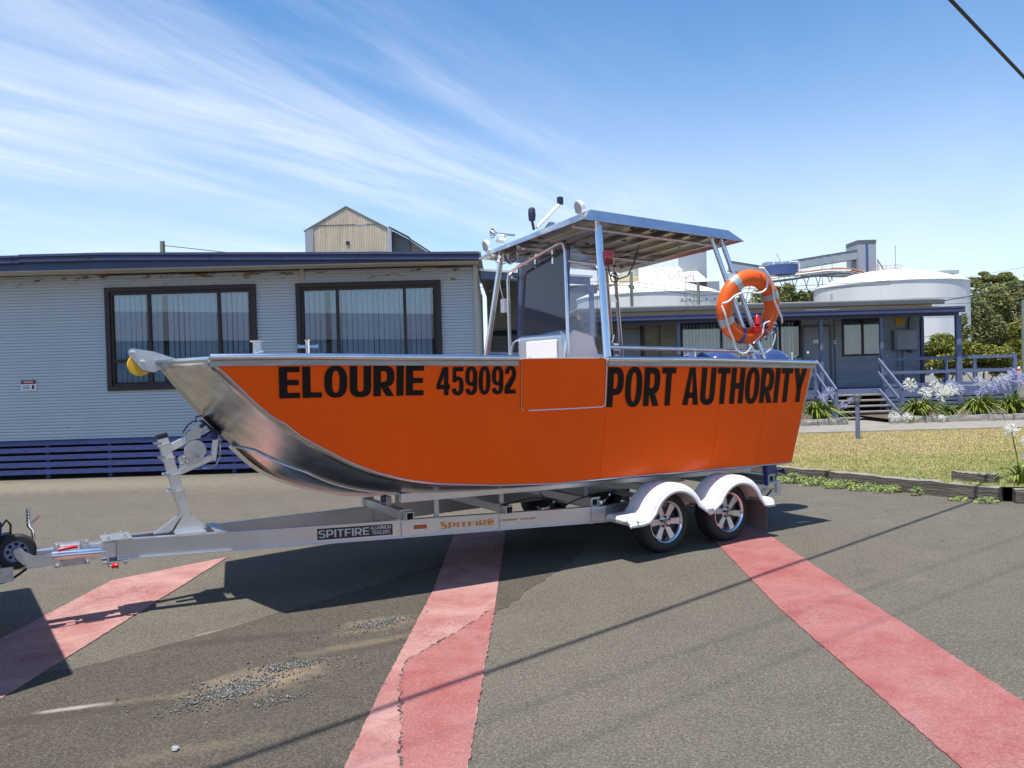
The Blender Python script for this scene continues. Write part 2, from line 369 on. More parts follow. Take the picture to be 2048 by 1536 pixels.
def asphalt_mat(name, base, warm, stains=()):
    m, t, b = node_mat(name); tc = t.nodes.new('ShaderNodeTexCoord'); v = tc.outputs['Object']
    big = tr(t, tn(t, .35, 5, .6, v), .3, .7); mid = tr(t, tn(t, 2.6, 5, .65, v), .25, .75)
    agg = tn(t, 75, 6, .78, v); agg2 = tn(t, 190, 3, .6, v)
    c = tmix(t, big, base, warm)
    c = tmix(t, tr(t, mid, 0, 1, 0, .7), c, tuple(x*.66 for x in base))
    vs_ = t.nodes.new('ShaderNodeTexVoronoi'); vs_.inputs['Scale'].default_value = 120; t.links.new(v, vs_.inputs['Vector']); sv = t.nodes.new('ShaderNodeSeparateColor'); t.links.new(vs_.outputs['Color'], sv.inputs[0])
    c = tmix(t, tr(t, sv.outputs[0], .55, .95, 0., .40), c, tuple(min(1,x*1.9) for x in warm)); c = tmix(t, tr(t, sv.outputs[1], .55, .95, 0., .48), c, tuple(x*.35 for x in base))
    c = tmix(t, tr(t, agg, .34, .50, .75, 0.), c, tuple(x*.30 for x in base))       # dark voids between stones
    c = tmix(t, tr(t, agg, .52, .68, 0., .75), c, tuple(min(1, x*2.1) for x in base)) # stone tops
    c = tmix(t, tr(t, agg2, .68, .80, 0., .5), c, (.50, .48, .43))
    for (cx, cy, sx, sy, ang, col, amt) in stains:
        mp = t.nodes.new('ShaderNodeMapping'); mp.vector_type = 'TEXTURE'; mp.inputs['Location'].default_value = (cx, cy, 0)
        mp.inputs['Rotation'].default_value = (0, 0, ang); mp.inputs['Scale'].default_value = (sx, sy, 1); t.links.new(v, mp.inputs[0])
        ln = t.nodes.new('ShaderNodeVectorMath'); ln.operation = 'LENGTH'; t.links.new(mp.outputs[0], ln.inputs[0])
        d = tm(t, 'ADD', ln.outputs['Value'], tr(t, tn(t, 7, 5, .7, v), .2, .8, -.55, .55))
        c = tmix(t, tm(t, 'MULTIPLY', tr(t, d, 1.05, .35), amt), c, col)
    # hairline cracks, oil drips, pale chips
    wv = t.nodes.new('ShaderNodeVectorMath'); wv.operation = 'ADD'; nn = t.nodes.new('ShaderNodeTexNoise'); nn.inputs['Scale'].default_value = 2.2; nn.inputs['Detail'].default_value = 5
    t.links.new(v, nn.inputs['Vector']); t.links.new(v, wv.inputs[0]); t.links.new(nn.outputs['Color'], wv.inputs[1])
    vo = t.nodes.new('ShaderNodeTexVoronoi'); vo.feature = 'DISTANCE_TO_EDGE'; vo.inputs['Scale'].default_value = .55; t.links.new(wv.outputs[0], vo.inputs['Vector'])
    ck = tm(t, 'MULTIPLY', tr(t, vo.outputs['Distance'], .0035, .001), tr(t, tn(t, .5, 3, .5, v), .52, .62, 0., .4)); c = tmix(t, ck, c, tuple(x*.25 for x in base))
    c = tmix(t, tr(t, tn(t, 5.0, 3, .5, v), .70, .78, 0., .55), c, tuple(x*.45 for x in base))
    vc = t.nodes.new('ShaderNodeTexVoronoi'); vc.inputs['Scale'].default_value = 5.5; t.links.new(v, vc.inputs['Vector']); c = tmix(t, tm(t, 'MULTIPLY', tr(t, vc.outputs['Distance'], .040, .02), tr(t, tn(t, 1.9, 2, .5, v), .52, .60, 0., .8)), c, (.42,.40,.37))
    t.links.new(c, b.inputs['Base Color']); b.inputs['Roughness'].default_value = .92; b.inputs['Specular IOR Level'].default_value = .3
    bp = t.nodes.new('ShaderNodeBump'); bp.inputs['Strength'].default_value = .9; bp.inputs['Distance'].default_value = .006
    t.links.new(tm(t, 'ADD', agg, tm(t, 'MULTIPLY', agg2, .35)), bp.inputs['Height']); t.links.new(bp.outputs[0], b.inputs['Normal'])
    return m
SAND = (.235, .18, .118)
asph = asphalt_mat('asphalt', (.116, .104, .083), (.146, .129, .100), [
    (-8.5, 13.6, 6, 1.0, .02, (.20, .175, .13), .75), (-3.0, 13.2, 4, 1.2, .0, (.17, .15, .115), .5)])
asph2 = asphalt_mat('older_brown_asphalt', (.076, .066, .052), (.104, .087, .066), [
    (-1.52, 4.58, .46, .24, .65, SAND, .85), (-.99, 5.56, .34, .16, .5, SAND, .8), (-2.40, 4.27, .22, .035, .3, (.34, .31, .27), .8), (-2.1, 4.35, .35, .05, .3, SAND, .2),
    (-1.05, 5.15, .5, .08, .45, SAND, .35), (-1.55, 3.75, .5, .07, .35, SAND, .22), (-2.13, 5.5, .35, .03, .85, (.26, .235, .19), .6), (-.75, 5.2, .7, .07, .5, (.05, .04, .03), .5), (-2.0, 5.3, 1.6, .09, .2, (.05, .04, .032), .5), (-2.7, 4.1, 1.5, .07, .25, (.05, .04, .03), .5)])
# one sheet to the horizon: flat car park, falling a little behind the lawn
def ground_z(x, y):
    sx = min(1, max(0, (x-1.5)/3.5)); sy = min(1, max(0, (y-10.5)/9.0))
    return -.25*sx*sx*(3-2*sx)*sy*sy*(3-2*sy)
gx = [-600,-300,-150,-80,-40,-20,-12,-6,-2,1,1.5]+[1.5+.35*i for i in range(1,12)]+[6.5,8,10,14,20,30,45,70,110,200,350,600]
gy = [-300,-120,-60,-30,-12,-4,0,4,8,10.5]+[10.5+.75*i for i in range(1,13)]+[21,24,28,35,45,60,80,110,160,240,400,900,1800]
g = MB(); g.grid([[(x, y, ground_z(x,y)) for x in gx] for y in gy])
struct(g.build('car_park_ground', asph, smooth=True, fix=False))
def jag(poly, amp, step):
    o = []
    for i, (x0, y0) in enumerate(poly):
        x1, y1 = poly[(i+1) % len(poly)]; L = hypot(x1-x0, y1-y0); n = max(1, int(L/step))
        for k in range(n):
            a = 0 if k == 0 else amp
            o.append((x0+(x1-x0)*k/n + random.uniform(-a,a), y0+(y1-y0)*k/n + random.uniform(-a,a)))
    return o
def sheet(name, poly, z, mat, amp=.012, step=.06):
    p = jag(poly, amp, step); mb = MB(); mb.add([(x,y,z) for x,y in p], [tuple(range(len(p)))])
    n_ = len(p); mb.add([(x,y,z-.0002) for x,y in p]+[(x,y,.0005) for x,y in p], [(i,(i+1)%n_,n_+(i+1)%n_,n_+i) for i in range(n_)])
    o = mb.build(name, mat, fix=False)
    bm = bmesh.new(); bm.from_mesh(o.data); bmesh.ops.triangulate(bm, faces=bm.faces)
    fl = [f for f in bm.faces if f.normal.z < -.5]; bmesh.ops.reverse_faces(bm, faces=fl)
    bm.to_mesh(o.data); bm.free(); return struct(o)
sheet('asphalt_patch', [(-7.0,1.0),(-6.2,3.2),(-3.6,4.45),(-2.724,4.864),(-2.403,5.172),(-2.112,5.526),(-1.739,5.929),(-1.285,6.481),(-.625,7.435),(-.117,8.13),(.757,8.183),(.529,7.26),(.241,6.71),(-.169,5.736),(-.686,4.859),(-.683,4.506),(-.576,3.955),(-.496,3.519),(-.40,1.0)], .0035, asph2, .03, .09)
def paint_mat(name, faded, fresh, wear):
    m, t, b = node_mat(name); tc = t.nodes.new('ShaderNodeTexCoord'); v = tc.outputs['Object']
    big = tr(t, tn(t, 2.2, 8, .72, v, .4), .38, .64); agg = tn(t, 75, 6, .78, v)
    c = tmix(t, big, faded, fresh)
    c = tmix(t, tr(t, agg, .32, .48, .7, 0.), c, tuple(x*.5 for x in faded))
    c = tmix(t, tr(t, agg, .52, .70, 0., .5), c, (.46, .31, .275))
    # worn-through spots and crazing showing the asphalt
    w1 = tr(t, tn(t, 9, 6, .75, v), .62, .70, 0., wear)
    c = tmix(t, w1, c, (.20, .15, .12))
    vo = t.nodes.new('ShaderNodeTexVoronoi'); vo.feature = 'DISTANCE_TO_EDGE'; vo.inputs['Scale'].default_value = 5.5
    wv = t.nodes.new('ShaderNodeVectorMath'); wv.operation = 'ADD'; nn = t.nodes.new('ShaderNodeTexNoise'); nn.inputs['Scale'].default_value = 6
    t.links.new(v, nn.inputs['Vector']); t.links.new(v, wv.inputs[0]); t.links.new(nn.outputs['Color'], wv.inputs[1]); t.links.new(wv.outputs[0], vo.inputs['Vector'])
    crack = tm(t, 'MULTIPLY', tr(t, vo.outputs['Distance'], .022, .004), tr(t, tn(t, 1.3, 3, .5, v), .48, .62, 0., wear))
    c = tmix(t, crack, c, (.05, .035, .03))
    t.links.new(c, b.inputs['Base Color']); b.inputs['Roughness'].default_value = .85
    bp = t.nodes.new('ShaderNodeBump'); bp.inputs['Strength'].default_value = .7; bp.inputs['Distance'].default_value = .005
    t.links.new(agg, bp.inputs['Height']); t.links.new(bp.outputs[0], b.inputs['Normal']); return m
paint_a = paint_mat('faded_red_marking_paint', (.40, .225, .20), (.29, .105, .095), 1.)
paint_b = paint_mat('newer_red_marking_paint', (.31, .125, .115), (.265, .062, .058), .6)
sheet('road_marking', [(-3.55,1.5),(-3.57,7.0),(-2.83,7.8),(-2.95,1.5)], .008, paint_a, .004, .03)
sheet('road_marking', [(-.84,1.5),(-.774,4.37),(-.68,6.4),(-.67,9.4),(-.10,9.4),(-.17,6.0),(-.30,1.5)], .008, paint_a, .004, .03)
sheet('road_marking', [(-.178,5.84),(-.456,5.252),(-.684,4.842),(-.683,4.506),(-.60,3.955),(-.54,3.519),(-.55,1.5),(-.298,1.5),(-.214,4.51)], .011, paint_b, .010, .04)
sheet('road_marking', [(1.88,1.5),(1.86,5.7),(1.96,7.75),(2.0,8.6),(2.58,8.4),(2.55,6.7),(2.53,1.5)], .008, paint_b, .004, .03)
def crack(pts, w0, name='asphalt_crack'):
    L = jag(pts, .014, .03)[:-max(1,int(hypot(pts[-1][0]-pts[0][0],pts[-1][1]-pts[0][1])/.03))]; a = []; b_ = []
    for x, y in L: q = w0*random.uniform(.0,1.)**1.5; a.append((x-q,y+q*.4,.0125)); b_.append((x+q,y-q*.4,.0125))
    m = MB(); m.grid([a,b_]); return struct(m.build(name, M('crack_dark', (.05,.04,.034), .95, var=.5, scale=40, col2=(.24,.16,.13), thr=(.42,.62)), fix=False))
crack([(-.19,5.84),(-.456,5.252),(-.684,4.842),(-.683,4.506),(-.60,3.955),(-.54,3.519),(-.55,2.6)], .010)
# loose gravel swept into patches
def gravel():
    mb = MB()
    for cx, cy, sx, sy, a, n in ((-1.62,4.44,.22,.10,.75,1500),(-1.38,4.80,.15,.06,.35,500),(-.985,5.56,.16,.06,.55,600),(-1.32,4.28,.13,.05,.5,160),(-1.5,4.5,.5,.3,.5,260),(-1.0,5.5,.5,.22,.5,160)):
        for i in range(n):
            u, v = random.gauss(0,.5)*sx*1.3, random.gauss(0,.5)*sy*1.3; x = cx+u*cos(a)-v*sin(a); y = cy+u*sin(a)+v*cos(a)
            r = .0026+.008*random.random()**3; q = [random.uniform(.6,1.3)*r for _ in range(6)]
            mb.add([(x+q[0],y,.006+r*.4),(x,y+q[1],.006+r*.4),(x-q[2],y,.006+r*.4),(x,y-q[3],.006+r*.4),(x+random.uniform(-.3,.3)*r,y+random.uniform(-.3,.3)*r,.006+r*.4+q[4]),(x,y,.003)], [(0,1,4),(1,2,4),(2,3,4),(3,0,4),(1,0,5),(2,1,5),(3,2,5),(0,3,5)])
    o = mb.build('gravel', M('loose_gravel', (.07,.072,.068), .9, var=.5, scale=90, col2=(.36,.35,.32), thr=(.45,.68)), fix=False)
    return stuff(o)
gravel()
for i, (x, y, r, lab) in enumerate(((-1.637,3.74,.017,'grey pebble lying on the brown asphalt near the bottom edge'),)):
    mb = MB(); mb.lathe([(.0,.0),(r,.35*r),(r*.9,.9*r),(r*.4,1.3*r),(0,1.35*r)], 7, (0,0,0)); 
    mb.v = [(a*1.2+random.uniform(-.2,.2)*r, b+random.uniform(-.2,.2)*r, c) for a,b,c in mb.v]
    o = mb.build('pebble', M('pebble_stone', (.30,.32,.31), .9)); o.location = (x, y, .004); tag(o, lab, 'pebble')
# ---------------------------------------------------------------- lawn, path, sleepers
K0, K1, K2 = Vector((3.0,13.55,0)), Vector((5.86,9.62,0)), Vector((9.2,8.6,0))
def lawn_z(x, y):
    t = min(1, max(0, (y-9.2)/9.5)); return .19 - .10*t
def inlawn(x, y):
    # right of the sleeper line, this side of the path
    if y > 18.55: return False
    a = (K1.x-K0.x)*(y-K0.y) - (K1.y-K0.y)*(x-K0.x); b2 = (K2.x-K1.x)*(y-K1.y) - (K2.y-K1.y)*(x-K1.x)
    return a > .02 and b2 > .02
lm, t, b = node_mat('dry_lawn'); tc = t.nodes.new('ShaderNodeTexCoord'); v = tc.outputs['Object']
sp = t.nodes.new('ShaderNodeSeparateXYZ'); t.links.new(v, sp.inputs[0])
gm = tr(t, tm(t, 'ADD', tm(t, 'ADD', sp.outputs[1], tm(t, 'MULTIPLY', sp.outputs[0], -.33)), tr(t, tn(t, .9, 5, .6, v), .2, .8, -2.2, 2.2)), 8.8, 13.0)
GREEN, STRAW = (.17,.185,.05), (.33,.26,.12)
c = tmix(t, gm, GREEN, STRAW); c = tmix(t, tr(t, tn(t, 14, 5, .7, v), .35, .65, 0., .35), c, (.20,.16,.07))
t.links.new(c, b.inputs['Base Color']); b.inputs['Roughness'].default_value = .95; LAWN = lm
xs = np.arange(2.6, 26, .45); ys = np.arange(8.2, 18.9, .45)
poly = [(K0.x,K0.y),(K1.x,K1.y),(K2.x,K2.y),(24,8.6),(24,18.7),(4.2,18.9),(2.4,15.5)]
mb = MB(); pl = jag(poly, 0, .5); mb.add([(x,y,lawn_z(x,y)) for x,y in pl]+[(9,13.5,lawn_z(9,13.5))], [(i,(i+1)%len(pl),len(pl)) for i in range(len(pl))])
struct(mb.build('lawn', LAWN, fix=False))
def grass():
    n = 150000; x = rng.uniform(2.6, 14.5, n); y = rng.uniform(8.7, 18.6, n)
    k = np.array([inlawn(a,b) for a,b in zip(x,y)]) & (x < y*.80+1.5); x, y = x[k], y[k]; n = len(x)
    z = .19-.10*np.clip((y-9.2)/9.5,0,1)
    h = rng.uniform(.012,.032,n); a = rng.uniform(0,2*pi,n); w_ = .004+.0003*y; lean = rng.uniform(0,.03,n); la = rng.uniform(0,2*pi,n)
    p0 = np.stack([x-np.cos(a)*w_, y-np.sin(a)*w_, z-.004],1); p1 = np.stack([x+np.cos(a)*w_, y+np.sin(a)*w_, z-.004],1); p2 = np.stack([x+np.cos(la)*lean, y+np.sin(la)*lean, z+h],1)
    v = np.stack([p0,p1,p2],1).reshape(-1,3); me = bpy.data.meshes.new('grass'); me.vertices.add(3*n); me.vertices.foreach_set('co', v.ravel())
    me.loops.add(3*n); me.loops.foreach_set('vertex_index', np.arange(3*n)); me.polygons.add(n); me.polygons.foreach_set('loop_start', np.arange(0,3*n,3)); me.update(calc_edges=True)
    o = bpy.data.objects.new('grass', me); COL.objects.link(o)
    gmt, t, b = node_mat('grass_blades'); tc = t.nodes.new('ShaderNodeTexCoord'); v = tc.outputs['Object']
    sp = t.nodes.new('ShaderNodeSeparateXYZ'); t.links.new(v, sp.inputs[0])
    gm = tr(t, tm(t, 'ADD', tm(t, 'ADD', sp.outputs[1], tm(t, 'MULTIPLY', sp.outputs[0], -.33)), tr(t, tn(t, .9, 5, .6, v), .2, .8, -2.2, 2.2)), 8.8, 13.0)
    c = tmix(t, gm, (.225,.26,.055), (.44,.37,.17)); c = tmix(t, tr(t, tn(t, 40, 3, .7, v), .3, .7, 0., .6), c, (.38,.31,.125))
    t.links.new(c, b.inputs['Base Color']); b.inputs['Roughness'].default_value = .8
    me.materials.append(gmt); stuff(o); tag(o, 'short dry lawn grass, green near the sleepers and straw towards the path', 'grass')
grass()
mb = MB(); mb.grid([[(4.4,18.75,.105),(24,18.35,.105)],[(4.6,20.0,.09),(24,19.75,.09)],[(4.8,22.9,.05),(24,22.9,.05)]])
struct(mb.build('garden_path', concrete, fix=False))
mb = MB(); mb.bar((4.3,18.70,.10),(24,18.30,.10),.10,.05); struct(mb.build('path_edge', timbtop))
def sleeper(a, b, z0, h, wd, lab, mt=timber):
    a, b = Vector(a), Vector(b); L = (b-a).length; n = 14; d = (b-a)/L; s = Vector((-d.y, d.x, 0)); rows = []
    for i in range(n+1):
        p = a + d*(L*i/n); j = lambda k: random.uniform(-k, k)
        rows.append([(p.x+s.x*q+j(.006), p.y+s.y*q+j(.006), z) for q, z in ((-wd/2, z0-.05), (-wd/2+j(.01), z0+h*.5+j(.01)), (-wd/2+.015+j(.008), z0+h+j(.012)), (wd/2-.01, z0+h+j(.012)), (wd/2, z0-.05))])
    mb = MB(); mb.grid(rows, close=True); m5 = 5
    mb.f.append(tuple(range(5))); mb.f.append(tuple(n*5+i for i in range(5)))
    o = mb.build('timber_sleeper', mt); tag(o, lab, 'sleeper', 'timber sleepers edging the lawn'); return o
sleeper((5.88,9.60),(4.42,11.62),.0,.20,.14,'long cracked grey timber sleeper edging the lawn behind the weeds') if 0 else None
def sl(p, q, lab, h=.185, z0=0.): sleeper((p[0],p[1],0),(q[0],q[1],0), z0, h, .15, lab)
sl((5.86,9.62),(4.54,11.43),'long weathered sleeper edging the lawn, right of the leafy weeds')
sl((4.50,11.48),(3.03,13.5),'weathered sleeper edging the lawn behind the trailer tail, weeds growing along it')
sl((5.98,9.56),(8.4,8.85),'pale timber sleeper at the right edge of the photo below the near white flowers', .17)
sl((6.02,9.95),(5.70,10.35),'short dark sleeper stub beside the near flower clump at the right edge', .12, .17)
for x0, x1, y0, y1, lab in ((10.05,13.2,21.3,21.15,'long low sleeper edging the flower bed right of the stairs'),(13.25,16.5,21.15,21.6,'low sleeper edging the flower bed at the far right'),(6.5,8.9,21.0,21.3,'low sleeper edging the flower bed left of the stairs')):
    o = sleeper((x0,y0,0),(x1,y1,0), .08, .16, .15, lab, timbtop)
for x0, x1 in ((10.1,17.5),(5.5,8.9)):
    mb = MB(); mb.grid([[(x0,21.3,.17),(x1,21.3,.17)],[(x0,24.3,.17),(x1,24.3,.17)]]); struct(mb.build('garden_bed', soil, fix=False))
# ================================================================ boat  (local x = bow, y = port, z up)
YAW = radians(211.5); C0 = (1.178, 8.574, 0)
boat = thing('work_boat', 'orange and bare aluminium work boat sitting on the tandem trailer', 'boat', C0, YAW)
def ws(b): return 1.22 if b < 1.6 else 1.22 - .22*((b-1.6)/2.75)**2
ST = [(-1.60,1.735),(-.08,1.790),(1.17,1.818),(2.04,1.839),(3.07,1.863),(3.80,1.882),(4.39,1.888)]
ET = [(-1.528,.680),(-.14,.716),(1.07,.750),(1.511,.755),(2.16,.802),(2.668,.863),(2.956,.922),(3.205,1.003),(3.434,1.108),(3.635,1.230),(3.709,1.272),(3.811,1.341),(3.878,1.407),(4.017,1.493),(4.224,1.709),(4.377,1.872)]
KP = [(4.605,1.885),(4.437,1.645),(4.291,1.461),(4.19,1.356),(4.053,1.216),(3.94,1.075),(3.787,.948),(3.603,.862),(3.383,.782),(3.159,.733),(2.889,.700),(2.4,.676),(1.5,.652),(0.,.620),(-1.53,.585)]
EP = [4.386,4.2,4.017,3.878,3.709,3.55,3.36,3.15,2.9,2.6,2.3,1.9,1.2,0.,-1.528]
def sz(b): return lerp_tab(ST, b)[0]
def ez(b): return lerp_tab(ET, b)[0]
def sw(b, z): return ws(b) - .23*max(0, 1.86-z)
bs = list(np.linspace(-1.53, 4.386, 46))
def rake(b, z): return b - max(0., .35-(b+1.53))/.35*.055*(z-.68) if b < -1.18 else b
def side_rows(sgn, zlo=None, zhi=None):
    rows = []
    for b in bs:
        z0 = ez(b); z1 = sz(b)
        rows.append([(rake(b, z0+(z1-z0)*k/6), sgn*sw(b, z0+(z1-z0)*k/6), z0+(z1-z0)*k/6) for k in range(7)])
    return rows
for sg in (1, -1):
    MB().grid(side_rows(sg)).build('hull_side', orange, boat, smooth=True)['label'] = 'orange painted hull side, ' + ('lettered and facing the camera' if sg > 0 else 'turned away from the camera')
# bottom plates swept up to a blunt bow
for sg in (1, -1):
    rows = []
    for (kb, kz), eb in zip(KP, EP):
        e = (eb, sg*sw(eb, ez(eb)), ez(eb)-.002); k = (kb, 0, kz)
        rows.append([tuple(k[i]+(e[i]-k[i])*j/8 + (0,0,-.035*sin(pi*j/8))[i]*(1 if kb < 3.7 else .3) for i in range(3)) for j in range(9)])
    # refine along length
    fine = []
    for a, b2 in zip(rows[:-1], rows[1:]):
        for q in range(3): fine.append([tuple(p[i]+(r[i]-p[i])*q/3 for i in range(3)) for p, r in zip(a, b2)])
    fine.append(rows[-1])
    # smooth along the length
    F = np.array(fine)
    for it in range(6): F[1:-1] = F[1:-1]*.5 + (F[:-2]+F[2:])*.25
    MB().grid([[tuple(p) for p in r] for r in F]).build('bottom_plate', aluplate, boat, smooth=True, solid=.005)
    if sg == 1: FB = F
# welded edge bead between bottom and side, spray strake, keel bar
MB().tube([(b, sw(b, ez(b))+.004, ez(b)) for b in np.linspace(4.386, -1.52, 60)], .006, 6).build('chine_weld', alubeam, boat, smooth=True)
nf = len(FB)
pts = []
for i in range(12, nf):
    t = (i-12)/(nf-13); j = 8*(.0 if i < 13 else min(.46, .20+.26*min(1, (i-12)/6)))
    j0 = int(j); f_ = j-j0; p = FB[i][j0]*(1-f_)+FB[i][min(8,j0+1)]*f_; pts.append((p[0]+.004, p[1], p[2]-.006))
MB().tube(pts, .008, 6).build('spray_strake', alubeam, boat, smooth=True)
MB().grid([[(p[0][0]+(.028 if i < 22 else 0), y, p[0][2]-(.028 if i > 14 else .012)) for y in (-.016,.016)] + [(p[0][0], y, p[0][2]+.004) for y in (.016,-.016)] for i, p in enumerate(FB[12:])], close=True).build('keel_bar', alu, boat)
# bow deck, gunwale decks, deck and transom
bd = MB(); r1 = [(b, sw(b,1.88)-.01, sz(b)-.004) for b in np.linspace(3.2,4.386,8)]+[(4.60,0,1.888)]
n_ = len(r1); bd.add(r1+[(x,-y,z) for x,y,z in r1[:-1]][::-1], [tuple(range(2*n_-1))]); bd.build('foredeck', aluroof, boat, solid=.006)
MB().tube([(4.386,sw(4.386,1.89),1.885),(4.605,0,1.893),(4.386,-sw(4.386,1.89),1.885)], .02, 8).build('bow_rail', alutube, boat, smooth=True)
MB().box(-1.45,2.7,-.92,.92,1.12,1.14).build('deck', aluroof, boat)
MB().add([(-1.53,0,.585),(-1.53,.93,.68),(-1.60,1.19,1.73),(-1.60,-1.19,1.73),(-1.53,-.93,.68)], [(0,1,2,3,4)]).build('transom', alu, boat, solid=.02)
for sg in (1,-1):
    for nm, b0, b1 in (('gunwale',4.39,2.06),('gunwale',1.145,-1.60)):
        q = [(b, sg*(ws(b)+.006), sz(b)+.012) for b in np.linspace(b0,b1,24)]
        MB().tube(q, .024, 10).build(nm, alutube, boat, smooth=True)
        q2 = MB(); q2.grid([[(b, sg*(ws(b)+.004), sz(b)-.008),(b, sg*(ws(b)+.006-.0), sz(b)-.050),(b, sg*(ws(b)-.03), sz(b)-.050),(b, sg*(ws(b)-.10), sz(b)-.006)] for b in np.linspace(b0,b1,24)]).build('gunwale_strip', M('scuffed_strip', (.34,.30,.27), .45, .9, var=.25, scale=9, stretch=(.4,4,4)), boat, solid=.004)
MB().lathe([(.0,-.004),(.024,-.003),(.024,.004),(0,.004)],10,(1.145,1.226,1.83),'x').build('gunwale_cap', chrome, boat)
# side gate
gz0, gz1 = 1.418, 1.848
gate = MB(); gb = list(np.linspace(2.02,1.175,8))
gate.grid([[(b - (1.86-z)*.10, sw(b,z)+.005, z) for z in np.linspace(gz0, gz1 - (2.02-b)*.018, 6)] for b in gb]); gate.build('side_gate', orange, boat, smooth=True)
def gp(b, z, o=.008): return (b-(1.86-z)*.10, sw(b,z)+o, z)
MB().tube([gp(1.16,1.83),gp(1.16,1.46),gp(1.165,1.425),gp(1.19,1.412),gp(1.5,1.412),gp(1.96,1.417)], .0055, 6).build('gate_seal', rope_m, boat, smooth=True)
MB().tube([gp(2.03,1.84),gp(2.03,1.43),gp(2.01,1.415)], .004, 6).build('gate_seam', alu, boat, smooth=True)
B('gate_top_plate', alu, boat, 1.16,2.05,1.10,1.222,1.843,1.849)
# lettering
def lett(name, body, c, bold, space):  # each word one flat vinyl decal
    (b0,zt0,zb0),(b1,zt1,zb1), sl = c
    def fn(u, v_):
        b = b0+(b1-b0)*u; zt = zt0+(zt1-zt0)*u; zb = zb0+(zb1-zb0)*u; z = zb+(zt-zb)*v_
        b -= sl*(1-v_); return (b, sw(b,z)+.006, z)
    put_word(name, body, fn, letter, boat, bold, space)
lett('lettering', 'ELOURIE', ((3.946,1.823,1.600),(2.875,1.809,1.582), .012), .235, .17)
lett('lettering', '459092', ((2.772,1.792,1.575),(2.072,1.785,1.564), .018), .205, .15)
lett('lettering', 'PORT AUTHORITY', ((1.128,1.757,1.405),(-1.52,1.690,1.335), .03), .235, .155)
# plate seams on the topside
for b_s in (1.10,-.30,-.95):
    MB().tube([(b_s-(1.86-z)*.02, sw(b_s,z)+.0015, z) for z in np.linspace(ez(b_s)+.01, 1.36, 8)], .0014, 4).build('plate_seam', orange, boat)
# bow roller
for y in (.045,-.045):
    pr = [(4.46,1.885),(4.62,1.815),(4.70,1.835),(4.775,1.93),(4.79,1.975),(4.77,2.0),(4.62,1.975),(4.40,1.893)]
    MB().prism(pr, lambda u,v,t,y=y: (u, y+t, v), -.005,.005).build('roller_cheek', galv, boat)
MB().lathe([(.03,-.038),(.085,-.036),(.062,0),(.085,.036),(.03,.038)],20,(4.715,0,1.875),'y').build('bow_roller', yellowp, boat, smooth=True)
for bx, bz in ((4.765,1.972),(4.70,1.90)): MB().lathe([(0,-.062),(.016,-.06),(.016,.06),(0,.062)],10,(bx,0,bz),'y').build('roller_pin', chrome, boat, smooth=True)
# bitts and bollard on the foredeck and stern quarter
def bitt(x, y, z, s=1.):
    T('bitt', chrome, boat, [(x,y,z-.03),(x,y,z+.115*s)], .016*s, 10)
    T('bitt_bar', chrome, boat, [(x-.07*s,y,z+.07*s),(x+.07*s,y,z+.07*s)], .012*s, 8)
    for q in (-.075,.075): MB().lathe([(0,-.006),(.018*s,-.005),(.018*s,.005),(0,.006)],10,(x+q*s,y,z+.07*s),'x').build('bitt_cap', chrome, boat)
    MB().lathe([(0,0),(.021*s,.002),(.021*s,.01),(0,.012)],10,(x,y,z+.112*s)).build('bitt_cap', chrome, boat)
bitt(3.53,.40,1.92); bitt(-1.50,1.0,1.755,.85)
MB().lathe([(.036,0),(.034,.115),(.056,.118),(.056,.128),(0,.13)],16,(3.90,.30,1.915)).build('mooring_post', galv, boat, smooth=True)
MB().lathe([(0,-.01),(.018,-.008),(.018,.03),(0,.034)],12,(3.89,.33,1.955),'y').build('post_bolt', chrome, boat, smooth=True)
# ---- roof (hard top)
RF = dict(nf=(1.20,1.0,3.075), nr=(-.82,1.0,3.0), ff=(1.16,-1.0,2.992), fr=(-.83,-1.0,2.915))
tp = dict(nf=(1.02,.87,3.195), nr=(-.86+.12,.87,3.125), ff=(1.0,-.87,3.10), fr=(-.72,-.87,3.035))
k4 = ('nf','nr','fr','ff')
MB().add([tp[k] for k in k4], [(0,1,2,3)]).build('roof_sheet', aluroof, boat, solid=.004)
for i in range(4):
    a, b2 = k4[i], k4[(i+1)%4]; MB().add([RF[a],RF[b2],tp[b2],tp[a]], [(0,1,2,3)]).build('roof_fascia', aluroof, boat, solid=.004)
def under(u, v_, dz=0.):   # u 0..1 front to back, v 0..1 near to far, on the lining just above the fascia edge
    p = [RF['nf'][i]*(1-u)*(1-v_)+RF['nr'][i]*u*(1-v_)+RF['ff'][i]*(1-u)*v_+RF['fr'][i]*u*v_ for i in range(3)]
    return (p[0], p[1], p[2]+dz)
lining = M('roof_lining_aluminium', (.42,.40,.36), .22, 1., var=.2, scale=1.3, bump=.12, bscale=1.6)
for k in range(7):   # lining panels between ribs
    u0, u1 = .05+k*.128, .05+(k+1)*.128-.006
    MB().add([under(u0,.05,.05),under(u1,.05,.05),under(u1,.95,.05),under(u0,.95,.05)], [(0,1,2,3)]).build('lining_panel', lining, boat, solid=.004)
    MB().bar(under(u1+.003,.055,.03), under(u1+.003,.945,.03), .03, .03).build('roof_rib', alu, boat)
    for v_ in random.sample((.12,.22,.34,.5,.60,.72,.86),3):
        p = under((u0+u1)/2+random.uniform(-.02,.02), v_, .044); MB().box(p[0]-.022,p[0]+.022,p[1]-.012,p[1]+.012,p[2]-.004,p[2]+.002).build('lining_rivet_strip', dark, boat)
T('roof_brace', alutube, boat, [under(.04,.64,-.0), under(.96,.64,-.0)], .022, 10)
T('roof_brace', alutube, boat, [under(.04,.14,-.0), under(.96,.14,-.0)], .018, 10)
